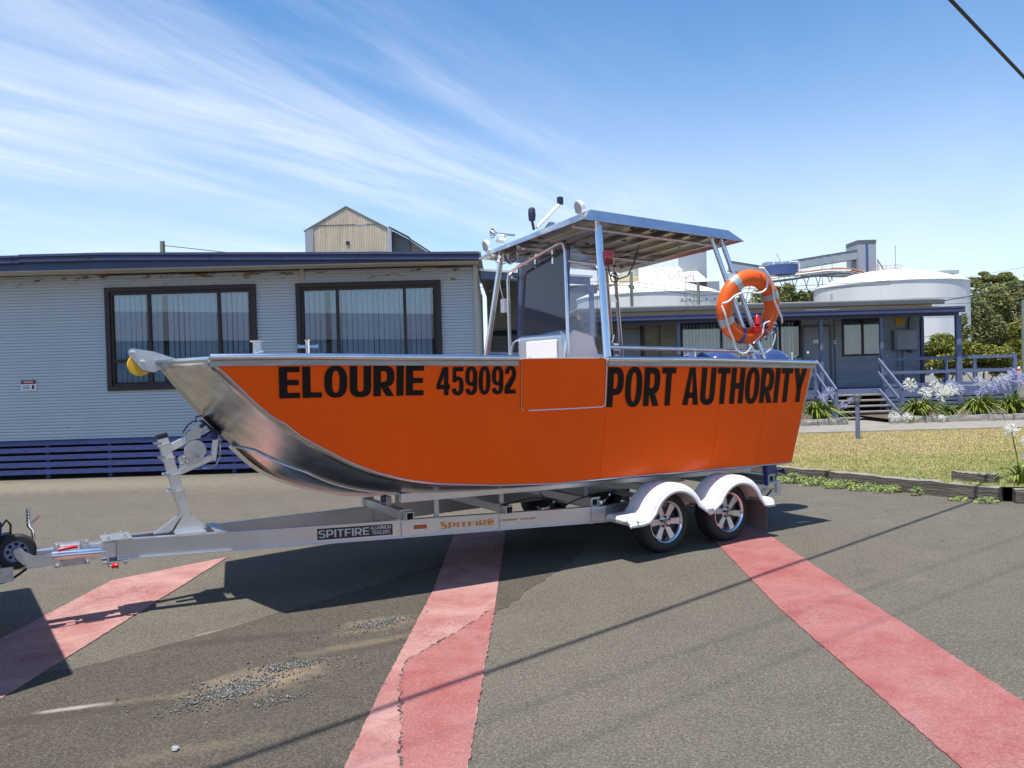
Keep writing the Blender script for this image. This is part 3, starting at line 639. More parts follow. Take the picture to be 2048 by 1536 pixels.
# posts
T('roof_post', alutube, boat, [(.985,.92,3.10),(1.072,1.12,1.82)], .036, 14)
T('roof_post', alutube, boat, [(.91,-.92,3.03),(1.04,-1.12,1.84)], .032, 14)
for sg, z0 in ((1,0.),(-1,-.06)):
    for b0, b1 in ((-.51,-.79),(-.64,-.935)): T('rear_post', alutube, boat, [(b0,sg*.86,3.03+z0),(b1,sg*1.12,1.80)], .024, 12)
    for q in (.32,.82):
        a = Vector((-.51,sg*.86,3.03+z0)).lerp(Vector((-.79,sg*1.12,1.80)), q); c = Vector((-.64,sg*.86,3.03+z0)).lerp(Vector((-.935,sg*1.12,1.80)), q)
        MB().bar(a, c, .012, .085).build('post_rung', alu, boat)
# rails
T('side_rail', alutube, boat, [(1.05,1.12,1.935),(-.86,1.12,1.875)], .021, 10)
T('rail_stanchion', alutube, boat, [(.02,1.12,1.905),(.02,1.13,1.80)], .010, 8)
T('side_rail', alutube, boat, [(1.05,-1.12,1.95),(-.86,-1.12,1.90)], .021, 10)
# ---- console
cgrey = M('console_grey', (.46,.53,.58), .3, .6, var=.08, scale=4)
cs = MB(); pf = [(.93,1.14),(.93,2.09),(.86,2.155),(.62,2.10),(.52,1.80),(.46,1.14)]
cs.prism(pf, lambda u,v,t: (u,t,v), -.60,.32); cs.build('console', cgrey, boat, bevel=.02)
cs2 = MB().prism([(p[0]-.004,p[1]) for p in [(.92,1.2),(.92,2.08),(.86,2.13),(.63,2.08),(.53,1.8),(.48,1.2)]], lambda u,v,t: (u,t,v), .322,.326); cs2.build('console_side', white, boat)
MB().box(.932,.955,-.40,.16,1.45,2.05).build('console_hatch', white, boat, bevel=.022)
MB().lathe([(0,0),(.032,.001),(.028,.014),(0,.018)],6,(.955,-.31,1.86),'x').build('hatch_latch', chrome, boat)
screen, t, b = node_mat('tinted_acrylic'); t.nodes.remove(b)
outm = t.nodes['Material Output']; tp_ = t.nodes.new('ShaderNodeBsdfTransparent'); tp_.inputs[0].default_value = (.86,.89,.95,1)
gl = t.nodes.new('ShaderNodeBsdfGlossy'); gl.inputs['Roughness'].default_value = .03; gl.inputs[0].default_value = (.9,.92,1,1)
fr = t.nodes.new('ShaderNodeFresnel'); fr.inputs[0].default_value = 1.5; mx = t.nodes.new('ShaderNodeMixShader')
t.links.new(fr.outputs[0], mx.inputs[0]); dh = t.nodes.new('ShaderNodeBsdfDiffuse'); dh.inputs[0].default_value = (.62,.70,.85,1); m0 = t.nodes.new('ShaderNodeMixShader'); m0.inputs[0].default_value = .075; t.links.new(tp_.outputs[0], m0.inputs[1]); t.links.new(dh.outputs[0], m0.inputs[2]); t.links.new(m0.outputs[0], mx.inputs[1]); t.links.new(gl.outputs[0], mx.inputs[2]); t.links.new(mx.outputs[0], outm.inputs[0])  # pale blue diffuse haze mixed in, painted in place of reflected light
MB().add([(.90,-.63,2.08),(.90,.30,2.16),(.86,.30,2.97),(.86,-.63,2.86)], [(0,1,2,3)]).build('windscreen', screen, boat, solid=.006)
MB().add([(.895,.31,2.14),(.55,.335,2.05),(.55,.335,2.80),(.86,.31,2.965)], [(0,1,2,3)]).build('windscreen_wing', screen, boat, solid=.006)
T('screen_edge', bluep, boat, [(.905,-.64,2.07),(.865,-.64,2.86)], .008, 6); T('screen_edge', bluep, boat, [(.905,.31,2.14),(.865,.31,2.97)], .006, 6)
T('screen_frame', alutube, boat, [(.98,-.68,1.82),(.98,-.68,2.72),(.975,-.66,2.79),(.965,-.60,2.83),(.955,.26,2.985),(.955,.33,2.97),(.955,.36,2.90),(.95,.36,1.82)], .018, 10)
T('screen_frame', alutube, boat, [(.94,.37,2.80),(.62,.385,2.78),(.55,.385,2.74),(.53,.385,2.66),(.53,.385,1.82)], .018, 10)
T('screen_frame', alutube, boat, [(.94,-.66,2.76),(.62,-.66,2.72),(.55,-.66,2.68),(.53,-.66,2.60),(.53,-.66,1.82)], .016, 10)
T('console_grab_rail', alutube, boat, [(.95,.24,1.30),(.98,.36,2.0),(.97,.33,2.09),(.94,.24,2.12)], .014, 8); T('console_grab_rail', alutube, boat, [(.95,-.60,1.30),(.98,-.655,1.95),(.96,-.63,2.05),(.94,-.58,2.08)], .014, 8)
for y in (-.30,.02): B('screen_clip', chrome, boat, .865,.875,y-.012,y+.012,2.82,2.98)
mb = MB(); mb.prism([(.82,2.12),(.84,2.34),(.78,2.40),(.66,2.36),(.60,2.10)], lambda u,v,t: (u,t,v), -.58,-.10); mb.build('instrument_cover', covr, boat, bevel=.03)
mb = MB(); mb.prism([(.80,2.12),(.78,2.26),(.70,2.30),(.60,2.10)], lambda u,v,t: (u,t,v), -.09,.18); mb.build('instrument_cover', covr, boat, bevel=.03)
B('screen_display', M('plotter_screen', (.05,.055,.14), .1, var=.2), boat, .842,.846,-.50,-.22,2.17,2.32)
mb = MB(); mb.lathe([(.15,-.012),(.165,0),(.15,.012)], 20, (0,0,0),'x', cap=False); 
for k in range(3): mb.tube([(0,0,0),(0,.15*cos(k*2.09),.15*sin(k*2.09))], .01, 6)
o = mb.build('steering_wheel', blackp, boat, smooth=True); o.location = (.47,-.14,1.95); o.rotation_euler = (0,.5,0)
mb = MB(); mb.box(.42,.50,.335,.40,1.83,1.95); mb.tube([(.46,.38,1.95),(.44,.40,2.05)], .014, 8); mb.build('throttle_box', covr, boat, bevel=.015)
T('throttle_handle', chrome, boat, [(.44,.40,2.0),(.42,.41,2.08)], .012, 8)
# helm seat
MB().box(-.15,.15,-.45,.15,1.62,1.74).build('helm_seat', whitep, boat, bevel=.03); B('seat_base', alu, boat, -.1,.1,-.35,.05,1.14,1.62)
# ---- roof fittings
def flood(x, y, z):
    mb = MB(); mb.lathe([(.045,-.03),(.058,-.01),(.058,.03),(0,.032)],18,(0,0,0),'x')
    mb.v = [(a, bb*.8, c*1.15) for a,bb,c in mb.v]; o = mb.build('floodlight', whitep, boat, smooth=True); o.location = (x,y,z); o.rotation_euler = (0,.35,.15)
    f = MB().lathe([(0,.0),(.047,.001),(.047,.004)],18,(.031,0,0),'x').build('floodlight_lens', reflect, boat); f.data.transform(Matrix.Diagonal((1,.8,1.15,1))); f.location = (x,y,z); f.rotation_euler = (0,.35,.15)
    for a in (-.03,.03):
        for c in (-.02,.02,): s_ = B('led_reflector', chrome, boat, -.002,.002,-.008,.008,-.008,.008); s_.location = (x+.034, y+c, z+a-.012); s_.rotation_euler = (0,.35,.15)
    T('floodlight_bracket', chrome, boat, [(x-.01,y,z-.05),(x-.03,y,z-.105)], .014, 8)
flood(1.09,.80,3.225); flood(1.10,-.90,3.125)
T('antenna_mast', whitep, boat, [(1.05,.02,3.17),(.79,.05,3.42)], .019, 10); MB().lathe([(.030,0),(.033,.02),(.033,.07),(.02,.078),(0,.08)],14,(.78,.05,3.42)).build('mast_light', covr, boat, smooth=True)
mb = MB(); mb.prism([(1.03,3.10),(.86,3.10),(.84,3.24),(.90,3.24)], lambda u,v,t: (u,t,v), .012,.03); mb.build('mast_bracket', M('bracket_grey', (.20,.22,.26), .4), boat)
MB().lathe([(.0,-.07),(.032,-.06),(.038,0),(.034,.055),(.02,.07),(0,.072)],12,(1.10,.01,3.30)).build('searchlight', covr, boat, smooth=True); T('searchlight_stalk', blackp, boat, [(1.08,.01,3.15),(1.10,.01,3.24)], .014)
mb = MB(); mb.lathe([(.055,.0),(.03,-.03),(.012,-.07),(.011,-.28),(0,-.29)],16,(0,0,0),'x',cap=False); o = mb.build('horn', chrome, boat, smooth=True); o.location = (1.22,-.58,3.20)
MB().lathe([(0,0),(.05,.005),(.06,.025),(.04,.045),(0,.05)],14,(1.10,-.60,3.115)).build('horn_base', whitep, boat, smooth=True); T('horn_stalk', chrome, boat, [(1.06,-.58,3.15),(1.06,-.58,3.2)], .012)
mb = MB(); mb.lathe([(0,-.055),(.035,-.052),(.042,-.02),(.042,.03),(.034,.05),(0,.055)],16,(.94,1.0,2.745)); mb.v = [(.94+(x-.94)*1.35,1.0+(y-1.0)*1.35,2.745+(z-2.745)*1.25) for x,y,z in mb.v]; mb.build('port_side_light', redlens, boat, smooth=True)
MB().lathe([(.036,.05),(.038,.062),(0,.066)],14,(.94,1.0,2.745)).build('side_light_cap', blackp, boat); T('side_light_bracket', blackp, boat, [(.93,.985,2.685),(1.0,.97,2.68),(1.02,.98,2.74)], .008)
T('cable_loop', cable_m, boat, [(.94,.99,2.69),(.86,.92,2.60),(.70,.85,2.58),(.55,.80,2.62),(.45,.78,2.75),(.40,.80,2.92)], .007, 6)
for k in range(6):
    y0 = -.95+random.uniform(0,.25); x0 = 1.02+random.uniform(-.05,.08)
    T('roof_wiring', rope_m if k % 2 else cable_m, boat, [(x0,y0,3.03),(x0-.05,y0+.05,2.92+random.uniform(-.03,.03)),(x0-.10,y0+.12,2.94),(x0-.04,y0+.2,3.02)], .006, 6)
cl_ = [(-.60+.06*cos(t_), -.82, 2.83+.055*sin(t_)) for t_ in np.linspace(0,4.5*pi,40)]; T('cable_coil', cable_m, boat, cl_, .007, 6)
T('roof_wiring', cable_m, boat, [under(.75,.60,.02),under(.60,.70,-.02),under(.70,.85,-.03),under(.86,.93,-.01)], .008, 6)
T('hanging_cord', rope_m, boat, [(.93,-.93,2.95),(.92,-.95,2.7),(.90,-.92,2.55),(.90,-.90,2.48)], .006, 6); B('junction_box', whitep, boat, .88,.92,-.95,-.87,2.40,2.55)
# ---- outboards
def outboard(y):
    rows = []
    for zz, lx0, lx1, wy in ((1.36,-1.72,-2.02,.13),(1.46,-1.64,-2.14,.19),(1.62,-1.60,-2.20,.21),(1.74,-1.60,-2.19,.205),(1.84,-1.64,-2.12,.17),(1.90,-1.72,-2.0,.11),(1.915,-1.80,-1.92,.03)):
        rows.append([((lx0+lx1)/2+(lx0-lx1)/2*abs(cos(a))**.7*(1 if cos(a)>0 else -1), y+wy*abs(sin(a))**.7*(1 if sin(a)>0 else -1), zz) for a in np.linspace(0,2*pi,24,endpoint=False)])
    mb = MB(); mb.grid(rows, close=True); mb.f.append(tuple(range(24))); mb.f.append(tuple(len(mb.v)-24+i for i in range(24)))
    mb.build('outboard_cowl', cowl, boat, smooth=True)
    mb = MB(); mb.prism([(-1.76,1.38),(-1.98,1.38),(-1.95,.9),(-1.92,.62),(-1.98,.50),(-1.88,.30),(-1.78,.45),(-1.80,.8)], lambda u,v,t: (u,y+t,v), -.045,.045); mb.build('outboard_leg', cowl, boat, bevel=.02)
    B('outboard_bracket', blackp, boat, -1.76,-1.58,y-.11,y+.11,1.1,1.45)
    mb = MB()
    for k in range(3):
        a = k*2.094; mb.add([(-1.95,y+.02*cos(a),.50+.02*sin(a)),(-2.0,y+.13*cos(a-.3),.50+.13*sin(a-.3)),(-1.95,y+.14*cos(a+.35),.50+.14*sin(a+.35))], [(0,1,2)])
    mb.build('propeller', chrome, boat, solid=.006)
outboard(.36); outboard(-.38)
put_text('cowl_lettering', 'HA', lambda u,v_: (-1.95-.13*u+.02*v_, .36+.2135, 1.70+.07*v_), silver, boat, .02)
for x, y, s in ((-1.2,-.2,.9),(-.95,.25,.7)):
    mb = MB(); mb.lathe([(.28*s,0),(.30*s,.12),(.26*s,.30),(.16*s,.42),(.0,.47)], 14, (x,y,1.42)); mb.v = [(a+random.uniform(-.012,.012), b_, c+random.uniform(-.012,.012)) for a,b_,c in mb.v]
    mb.build('blue_cover', M('blue_tarp', (.06,.09,.24), .4, var=.2), boat, smooth=True)
# ================================================================ life ring (hangs on the rear posts)
ring = thing('life_ring', 'orange life ring with white rope hanging on the rear roof posts', 'life ring', C0, YAW)
RC = Vector((-.665,1.175,2.315)); ra, rb = .288, .080
def ringp(a, b_): # axis roughly along y, leaning with the posts
    p = Vector((-(ra+rb*cos(b_))*cos(a), rb*.85*sin(b_), (ra+rb*cos(b_))*sin(a))); p = Matrix.Rotation(radians(-9),3,'X') @ p; p = Matrix.Rotation(radians(-9),3,'Z') @ p; return tuple(RC+p)
def ringsec(name, a0, a1, mat, grow=0.):
    global rb; keep = rb; rb += grow; n = max(2,int(abs(a1-a0)/.13)); m = MB(); m.grid([[ringp(a0+(a1-a0)*i/n, 2*pi*k/18) for k in range(18)] for i in range(n+1)], close=True); rb = keep
    return m.build(name, mat, ring, smooth=True)
m = MB(); m.grid([[ringp(2*pi*i/48, 2*pi*k/18) for k in range(18)] for i in range(49)], close=True); m.build('ring_body', ring_m, ring, smooth=True)
for a in (128, 24, 207): ringsec('reflective_band', radians(a-7), radians(a+7), reflect, .003)
ringsec('blue_band', radians(252), radians(259), M('blue_tape', (.04,.09,.32), .5), .003)
def rp(a, k=1.0, dy=.0):
    v = Vector(ringp(radians(a), 0.)) - RC; v = v*k; return tuple(RC + v + Vector((0,.095+dy,0)))
for pts_ in ([rp(176,1.02,-.03),rp(172,.90),rp(158,.74),rp(135,.52),rp(80,.36),rp(58,.55),rp(68,.82),rp(80,1.0),rp(84,1.04,-.04)],
             [rp(84,1.03,-.02),rp(70,.92),rp(48,.74),rp(18,.62),rp(-5,.74),rp(-18,.94),rp(-24,1.08,-.02)],
             [rp(178,1.04,-.03),rp(192,1.0),rp(208,.99),rp(222,1.03),rp(235,1.10),rp(244,1.24),rp(254,1.30),rp(262,1.24),rp(268,1.06)],
             [rp(268,1.06),rp(274,1.22),rp(286,1.33),rp(298,1.30),rp(308,1.16),rp(315,1.04)]): T('grab_rope', rope_m, ring, smooth_pts(pts_), .010, 8)
T('light_lanyard', rope_m, ring, smooth_pts([rp(318,.6,.02),rp(300,.55,.02),rp(290,.75,.02),rp(275,.9,.02),rp(268,1.0,.02)]), .007, 6)
mb = MB(); mb.lathe([(.0,-.09),(.03,-.08),(.035,0),(.022,.04),(.012,.07),(0,.09)], 10, (0,0,0)); o = mb.build('ring_light', redp, ring, smooth=True); o.scale = (.75,.75,.75); o.location = RC+Vector((-.02,.09,-.12)); o.rotation_euler = (.2,-.2,0)
mb = MB(); mb.lathe([(.0,-.05),(.045,-.03),(.05,.02),(0,.05)], 10, (0,0,0)); o = mb.build('ring_light_base', redp, ring, smooth=True); o.location = RC+Vector((-.03,.08,-.22))
mb = MB()
for i in range(70):
    a = radians(random.uniform(296,330)); p = Vector(ringp(a, random.uniform(0,2*pi))); p += Vector((random.uniform(-.03,.03),random.uniform(0,.05),random.uniform(-.03,.04)))
    q = [p+Vector((random.uniform(-.035,.035),random.uniform(-.03,.03),random.uniform(-.035,.035))) for _ in range(3)]; mb.add(q, [(0,1,2)])
mb.build('knotted_cloth', M('blue_white_cloth', (.03,.05,.26), .8, scale=30, col2=(.6,.6,.66), thr=(.5,.56)), ring)
# ================================================================ trailer (same local frame as the boat)
tra = thing('boat_trailer', 'aluminium tandem axle boat trailer carrying the orange boat', 'trailer', C0, YAW)
def rail_pt(b, sg):  # A-frame rails: (y, zbottom)
    t = min(1, max(0, (4.90-b)/4.05)); return sg*(.07+(.74-.07)*t), .426-.119*t
HB = .150
for sg in (1,-1):
    for b0, b1 in ((4.92,.85),(.85,-1.57)):
        (y0,z0),(y1,z1) = rail_pt(b0,sg), rail_pt(b1,sg)
        m = MB(); m.bar((b0,y0,z0+HB/2),(b1,y1,z1+HB/2), .010, HB-.016)
        for zz in (.004, HB-.004): m.bar((b0,y0,z0+zz),(b1,y1,z1+zz), .062, .008)
        m.build('chassis_rail', alubeam, tra)
B('drawbar', alubeam, tra, 4.80,5.62,-.045,.045,.438,.560, bevel=.006)
for y in (.05,-.05):
    m = MB().box(4.86,5.0,y-.05,y+.05,.575,.590); m.build('clamp_plate', galv, tra)
MB().box(4.82,5.02,-.14,.14,.575,.586).build('clamp_plate', galv, tra); MB().box(4.84,5.02,-.14,.14,.412,.422).build('clamp_plate', galv, tra)
bolt = MB().lathe([(.013,0),(.013,.012),(.008,.014),(.008,.024),(0,.026)],6,(0,0,0)).build('bolt', galv, tra); bolt.location = (4.87,.11,.586)
for x,y,z,s in ((4.98,.11,.586,1),(4.87,-.11,.586,1),(4.98,-.11,.586,1),(4.87,.11,.412,-1),(4.98,.11,.412,-1),(4.87,-.11,.412,-1),(4.98,-.11,.412,-1)): share(bolt,'bolt',tra,(x,y,z),(0 if s>0 else pi,0,0))
# cross members: open square tubes lying on the rails
def sqtube(b, half, z, s=.07, t=.006):
    m = MB()
    for y0, y1, in ((-half,half),):
        m.box(b-s/2,b+s/2,y0,y1,z,z+t); m.box(b-s/2,b+s/2,y0,y1,z+s-t,z+s); m.box(b-s/2,b-s/2+t,y0,y1,z+t,z+s-t); m.box(b+s/2-t,b+s/2,y0,y1,z+t,z+s-t)
    return m.build('cross_member', alubeam, tra)
for b, half in ((2.74,.52),(1.86,.68),(.95,.72),(-.02,.72),(-1.0,.72),(-1.45,.74)):
    z = rail_pt(b,1)[1]+HB+.003; sqtube(b, half, z)
    for sg in (1,-1):
        y = rail_pt(b,sg)[0]; m = MB()
        for q in (-.045,.045): m.tube([(b+q,y,z-.165),(b+q,y,z+.075)], .005, 6)
        m.bar((b-.05,y,z+.078),(b+.05,y,z+.078), .03, .012); m.build('u_bolt', galv, tra)
B('tie_plate', alubeam, tra, 4.16,4.24,-.22,.22,.555,.566); B('tie_plate', alubeam, tra, 4.30,4.52,-.17,.17,.562,.574)
# bunks carrying the hull
for sg in (1,-1):
    m = MB(); m.bar((2.80,sg*.46,.705),(-1.35,sg*.52,.600), .05, .075); bk = m.build('bunk', alubeam, tra); 
    m = MB(); m.bar((2.80,sg*.46,.747),(-1.35,sg*.52,.642), .05, .010); m.build('bunk_carpet', bluep, tra)
    for b in (2.45,1.80,.85,-.15,-1.1):
        t_ = (2.80-b)/4.15; z = .705-.105*t_; MB().box(b-.022,b+.022,sg*(.46+.06*t_-.040)-.008,sg*(.46+.06*t_-.040)+.008,rail_pt(b,1)[1]+HB-.02,z+.02).build('bunk_bracket', steelg if 0 else galv, tra)
for b, z in ((2.74,.615),(1.86,.60),(.95,.575)):
    MB().lathe([(.022,-.055),(.034,-.05),(.03,0),(.034,.05),(.022,.055)],14,(b,0,z+.02),'y').build('keel_roller', bluep, tra, smooth=True)
    for y in (.065,-.065): B('roller_bracket', galv, tra, b-.025,b+.025,y-.004,y+.004,z-.07,z+.05)
# winch post
p0, p1 = Vector((4.40,0,.57)), Vector((4.572,0,1.305)); d_ = (p1-p0).normalized()
m = MB(); m.bar(p0, p1, .055, .078, (1,0,0)); m.build('winch_post', alubeam, tra, bevel=.004)
m = MB(); m.bar(p1, p1+d_*.035, .059, .083, (1,0,0)); m.build('post_cap', blackp, tra, bevel=.006)
for sg in (1,-1): MB().prism([(4.52,.575),(4.27,.575),(4.37,.69),(4.44,.71)], lambda u,v,t: (u,t,v), sg*.04-.004,sg*.04+.004).build('post_gusset', alubeam, tra)
MB().prism([(4.66,.572),(4.55,.572),(4.45,.70),(4.47,.70)], lambda u,v,t: (u,t,v), -.03,.03).build('post_gusset', alubeam, tra)
for q in (.42,.60,.78,.93):
    c = p0.lerp(p1,q); m = MB(); m.bar(c-d_*.006,c+d_*.006,.072,.095,(1,0,0)); m.build('clamp_strap', chrome, tra)
    for y in (.05,-.05):
        e = c+Vector((.055,y*.8,.015)); m = MB().tube([e-Vector((.03,0,0)),e+Vector((.02,0,0))], .010, 6); m.build('clamp_bolt', chrome, tra)
m = MB(); m.bar((4.52,0,1.225),(4.345,0,1.305),.055,.058); m.build('bow_stop_arm', alubeam, tra, bevel=.004)
for y in (.04,-.04): MB().prism([(4.40,1.27),(4.30,1.29),(4.285,1.36),(4.33,1.39),(4.40,1.33)], lambda u,v,t: (u,t,v), y-.005,y+.005).build('latch_cheek', galv, tra)
m = MB(); m.bar((4.345,0,1.335),(4.25,0,1.395),.085,.07); m.build('boat_latch', galv, tra, bevel=.008)
m = MB(); m.bar((4.30,0,1.375),(4.265,0,1.40),.10,.03); m.build('latch_block', bluep, tra)
m = MB(); m.bar((4.285,0,1.425),(4.165,0,1.31),.12,.018); m.build('bow_pad', black, tra)
T('latch_lever', blackp, tra, [(4.43,.05,1.34),(4.39,.05,1.40),(4.35,.05,1.425),(4.32,.05,1.42)], .006, 6); T('latch_handle', blackp, tra, [(4.33,.05,1.42),(4.33,.05,1.46),(4.28,.05,1.465)], .006, 6)
m = MB(); m.bar((4.49,0,1.02),(4.215,0,1.125),.05,.048); m.build('winch_arm', alubeam, tra, bevel=.004)
m = MB(); m.bar((4.205,0,1.10),(4.175,0,1.285),.045,.04,(1,0,0)); m.build('snubber_upright', alubeam, tra, bevel=.004)
MB().lathe([(.02,-.03),(.04,-.028),(.034,0),(.04,.028),(.02,.03)],14,(4.19,0,1.305),'y').build('snubber_roller', bluep, tra, smooth=True)
m = MB(); m.prism([(4.46,1.07),(4.47,1.15),(4.35,1.20),(4.28,1.17),(4.29,1.10)], lambda u,v,t: (u,t,v), .035,.042); m.build('winch_plate', galv, tra)
MB().lathe([(0,-.008),(.082,-.006),(.082,.006),(0,.008)],24,(4.345,.056,1.195),'y').build('winch_gear', galv, tra, smooth=True); MB().lathe([(.03,-.05),(.05,-.048),(.05,.048),(.03,.05)],18,(4.345,-.01,1.195),'y').build('winch_drum', galv, tra, smooth=True)
for x,z in ((4.43,1.15),(4.41,1.11),(4.33,1.15),(4.45,1.10)): share(bolt,'winch_bolt',tra,(x,.064,z),(-pi/2,0,0))
T('winch_strap', M('strap_webbing', (.03,.03,.035), .8), tra, [(4.33,0,1.28),(4.25,0,1.31),(4.19,0,1.35),(4.12,0,1.30)], .010, 6)
ch = [(4.16,.03,1.30),(4.145,.035,1.26),(4.15,.03,1.21),(4.145,.035,1.16),(4.155,.03,1.12),(4.18,.03,1.07),(4.22,.03,1.05),(4.28,.03,1.05)]
for i in range(len(ch)-1):
    a, b_ = Vector(ch[i]), Vector(ch[i+1]); MB().tube([a.lerp(b_,-.1), a.lerp(b_,.5)+Vector((.008,.006*(-1)**i,0)), a.lerp(b_,1.1)], .006, 6).build('chain_link', galv, tra, smooth=True)
# decals on the near rail
def on_rail(b, zz, off=.0062):
    y, z0 = rail_pt(b,1); return (b, y+off, z0+zz)
m = MB(); bl = np.linspace(3.475,2.858,6); m.grid([[on_rail(b,.030,.0075),on_rail(b,.122,.0075)] for b in bl]); m.build('maker_plate', blackp, tra, fix=False)
def rtext(nm, body, b0, b1, z0, z1, mat, bold=.0, off=.0095, bend=0.): put_word(nm, body, lambda u,v_: on_rail(b0+(b1-b0)*u, z0+(z1-z0)*v_ + (bend*((2*u-1)**2)*(1 if v_ > .5 else -.3)), off), mat, tra, bold or .2, .16, .09)
rtext('plate_lettering','SPITFIRE',3.465,3.055,.045,.108,silver,.17); rtext('plate_lettering','ALUMINIUM',3.045,2.872,.084,.116,silver,.16); rtext('plate_lettering','TRAILERS',3.035,2.880,.044,.076,silver,.16)
rtext('rail_lettering','SPITFIRE',2.445,1.955,.052,.092,spit,.22,.0078,.018); rtext('rail_lettering','ALUMINIUM  TRAILERS',1.915,1.555,.075,.092,spit,.22,.0078)
m = MB(); m.grid([[on_rail(b,.062,.0075),on_rail(b,.095,.0075)] for b in (2.675,2.565)]); m.build('side_marker', blackp, tra, fix=False); m = MB(); m.grid([[on_rail(b,.067,.011),on_rail(b,.090,.011)] for b in (2.668,2.572)]); m.build('side_marker_lens', amber, tra, fix=False)
# wheels
WC = ((.386,.295),(-.436,.290))
def wheel(b, z, sg):
    yo = sg*1.075
    hub = MB().lathe([(0,-.10),(.14,-.09),(.14,-.05),(.06,-.04),(0,-.04)],24,(0,0,0),'y')
    h = hub.build('wheel', M('brake_drum', (.03,.03,.032), .6), tra, smooth=True); h.location = (b, yo, z); h.rotation_euler = (0,0,0 if sg > 0 else pi)
    R = .293; pr = [(.188,-.185),(.215,-.198),(.262,-.196),(.284,-.180),(R,-.155),(R+.001,-.10),(R,-.045),(.284,-.018),(.262,.0),(.228,.006),(.200,-.004),(.190,-.016)]
    MB().lathe(pr,56,(0,0,0),'y',cap=False).build('tyre', tyre_m, h, smooth=True)
    MB().lathe([(.196,-.006),(.199,.002),(.194,.006),(.184,.0),(.176,-.012),(.172,-.05),(.170,-.12),(.19,-.18)],56,(0,0,0),'y',cap=False).build('rim', chrome, h, smooth=True)
    m = MB(); m.lathe([(0,-.05),(.066,-.048),(.070,-.03),(.062,-.022),(0,-.02)],24,(0,0,0),'y'); m.build('wheel_centre', alubeam, h, smooth=True)
    a_off = radians(-64+random.uniform(0,30))
    sp = MB()
    for k in range(6):
        a = a_off+k*pi/3; ca, sa = cos(a), sin(a)
        def P(r, t, y): return (ca*r-sa*t, y, sa*r+ca*t)
        vs = [P(.05,-.024,-.024),P(.05,.024,-.024),P(.176,.034,-.012),P(.176,-.034,-.012),P(.05,-.024,-.05),P(.05,.024,-.05),P(.176,.034,-.04),P(.176,-.034,-.04)]
        s_ = MB().add(vs, [(0,1,2,3),(4,7,6,5),(0,4,5,1),(1,5,6,2),(2,6,7,3),(3,7,4,0)]); s_.build('spoke', alubeam, h, bevel=.004)
    MB().lathe([(.026,-.02),(.026,.022),(.020,.03),(0,.032)],18,(0,0,0),'y').build('hub_cap', chrome, h, smooth=True)
    for k in range(5):
        a = k*2*pi/5+.3; MB().lathe([(.011,-.022),(.011,-.004),(0,-.002)],6,(.047*cos(a),0,.047*sin(a)),'y').build('wheel_nut', blackp, h)
    return h
for sg in (1,-1):
    for b, z in WC: wheel(b, z, sg)
for b, z in WC: B('axle', galv, tra, b-.025,b+.025,-.98,.98,z-.025,z+.025); 
# moulded tandem mudguards
def guard(sg):
    R = .357; pn = [((.945,.410),(0,1)),((.80,.410),(0,1)),((.755,.418),(.35,.94))]
    def ar(c, z, a0, a1): return [((c+R*cos(radians(q)), z+R*sin(radians(q))), (cos(radians(q)), sin(radians(q)))) for q in np.linspace(a0,a1,24)]
    pn += ar(WC[0][0],.31,24,153) + [((.0,.425),(0,1)),((-.05,.424),(0,1))] + ar(WC[1][0],.305,27,156) + [((-.79,.408),(-.35,.94)),((-.83,.400),(0,1)),((-.905,.400),(0,1))]
    sec = [(.90,-.05),(.902,-.012),(.925,0),(1.165,0),(1.205,-.010),(1.222,-.030),(1.224,-.055),(1.236,-.060),(1.237,-.078)]
    rows = [[(p[0]+n[0]*o_, sg*y, p[1]+n[1]*o_) for y, o_ in sec] for p, n in pn]
    rows = [[(x+.008,y,.352) for x,y,z in rows[0]],[(x+.012,y,min(z-.006,.39)) for x,y,z in rows[0]]] + rows + [[(x-.012,y,min(z-.006,.38)) for x,y,z in rows[-1]],[(x-.008,y,.345) for x,y,z in rows[-1]]]
    m = MB(); m.grid(rows); o = m.build('mudguard', white, tra, smooth=True, solid=.006)
    B('marker_light', redlens if 0 else reflect, tra, .915,.962,sg*1.02,sg*1.12,.362,.392)
    MB().lathe([(0,0),(.016,.002),(.014,.012),(0,.016)],12,(.875,sg*1.236,.375),'y').build('guard_reflector', chrome, tra, smooth=True)
    MB().prism([(.02,.395),(-.07,.395),(-.06,.34),(.0,.335)], lambda u,v,t: (u,t,v), sg*1.2375,sg*1.2415).build('guard_patch', reflect, tra)
    m = MB(); m.add([(-.845,sg*.93,.36),(-.845,sg*1.20,.36),(-.83,sg*1.20,.10),(-.83,sg*.93,.10)], [(0,1,2,3)]); m.build('mud_flap', M('mudflap_rubber', (.14,.115,.10), .7, var=.2), tra, solid=.006)
    for b in (.80,-.04,-.80): MB().bar((b,sg*.74,.37),(b,sg*.98,.385),.03,.006).build('guard_bracket', galv, tra)
guard(1); guard(-1)
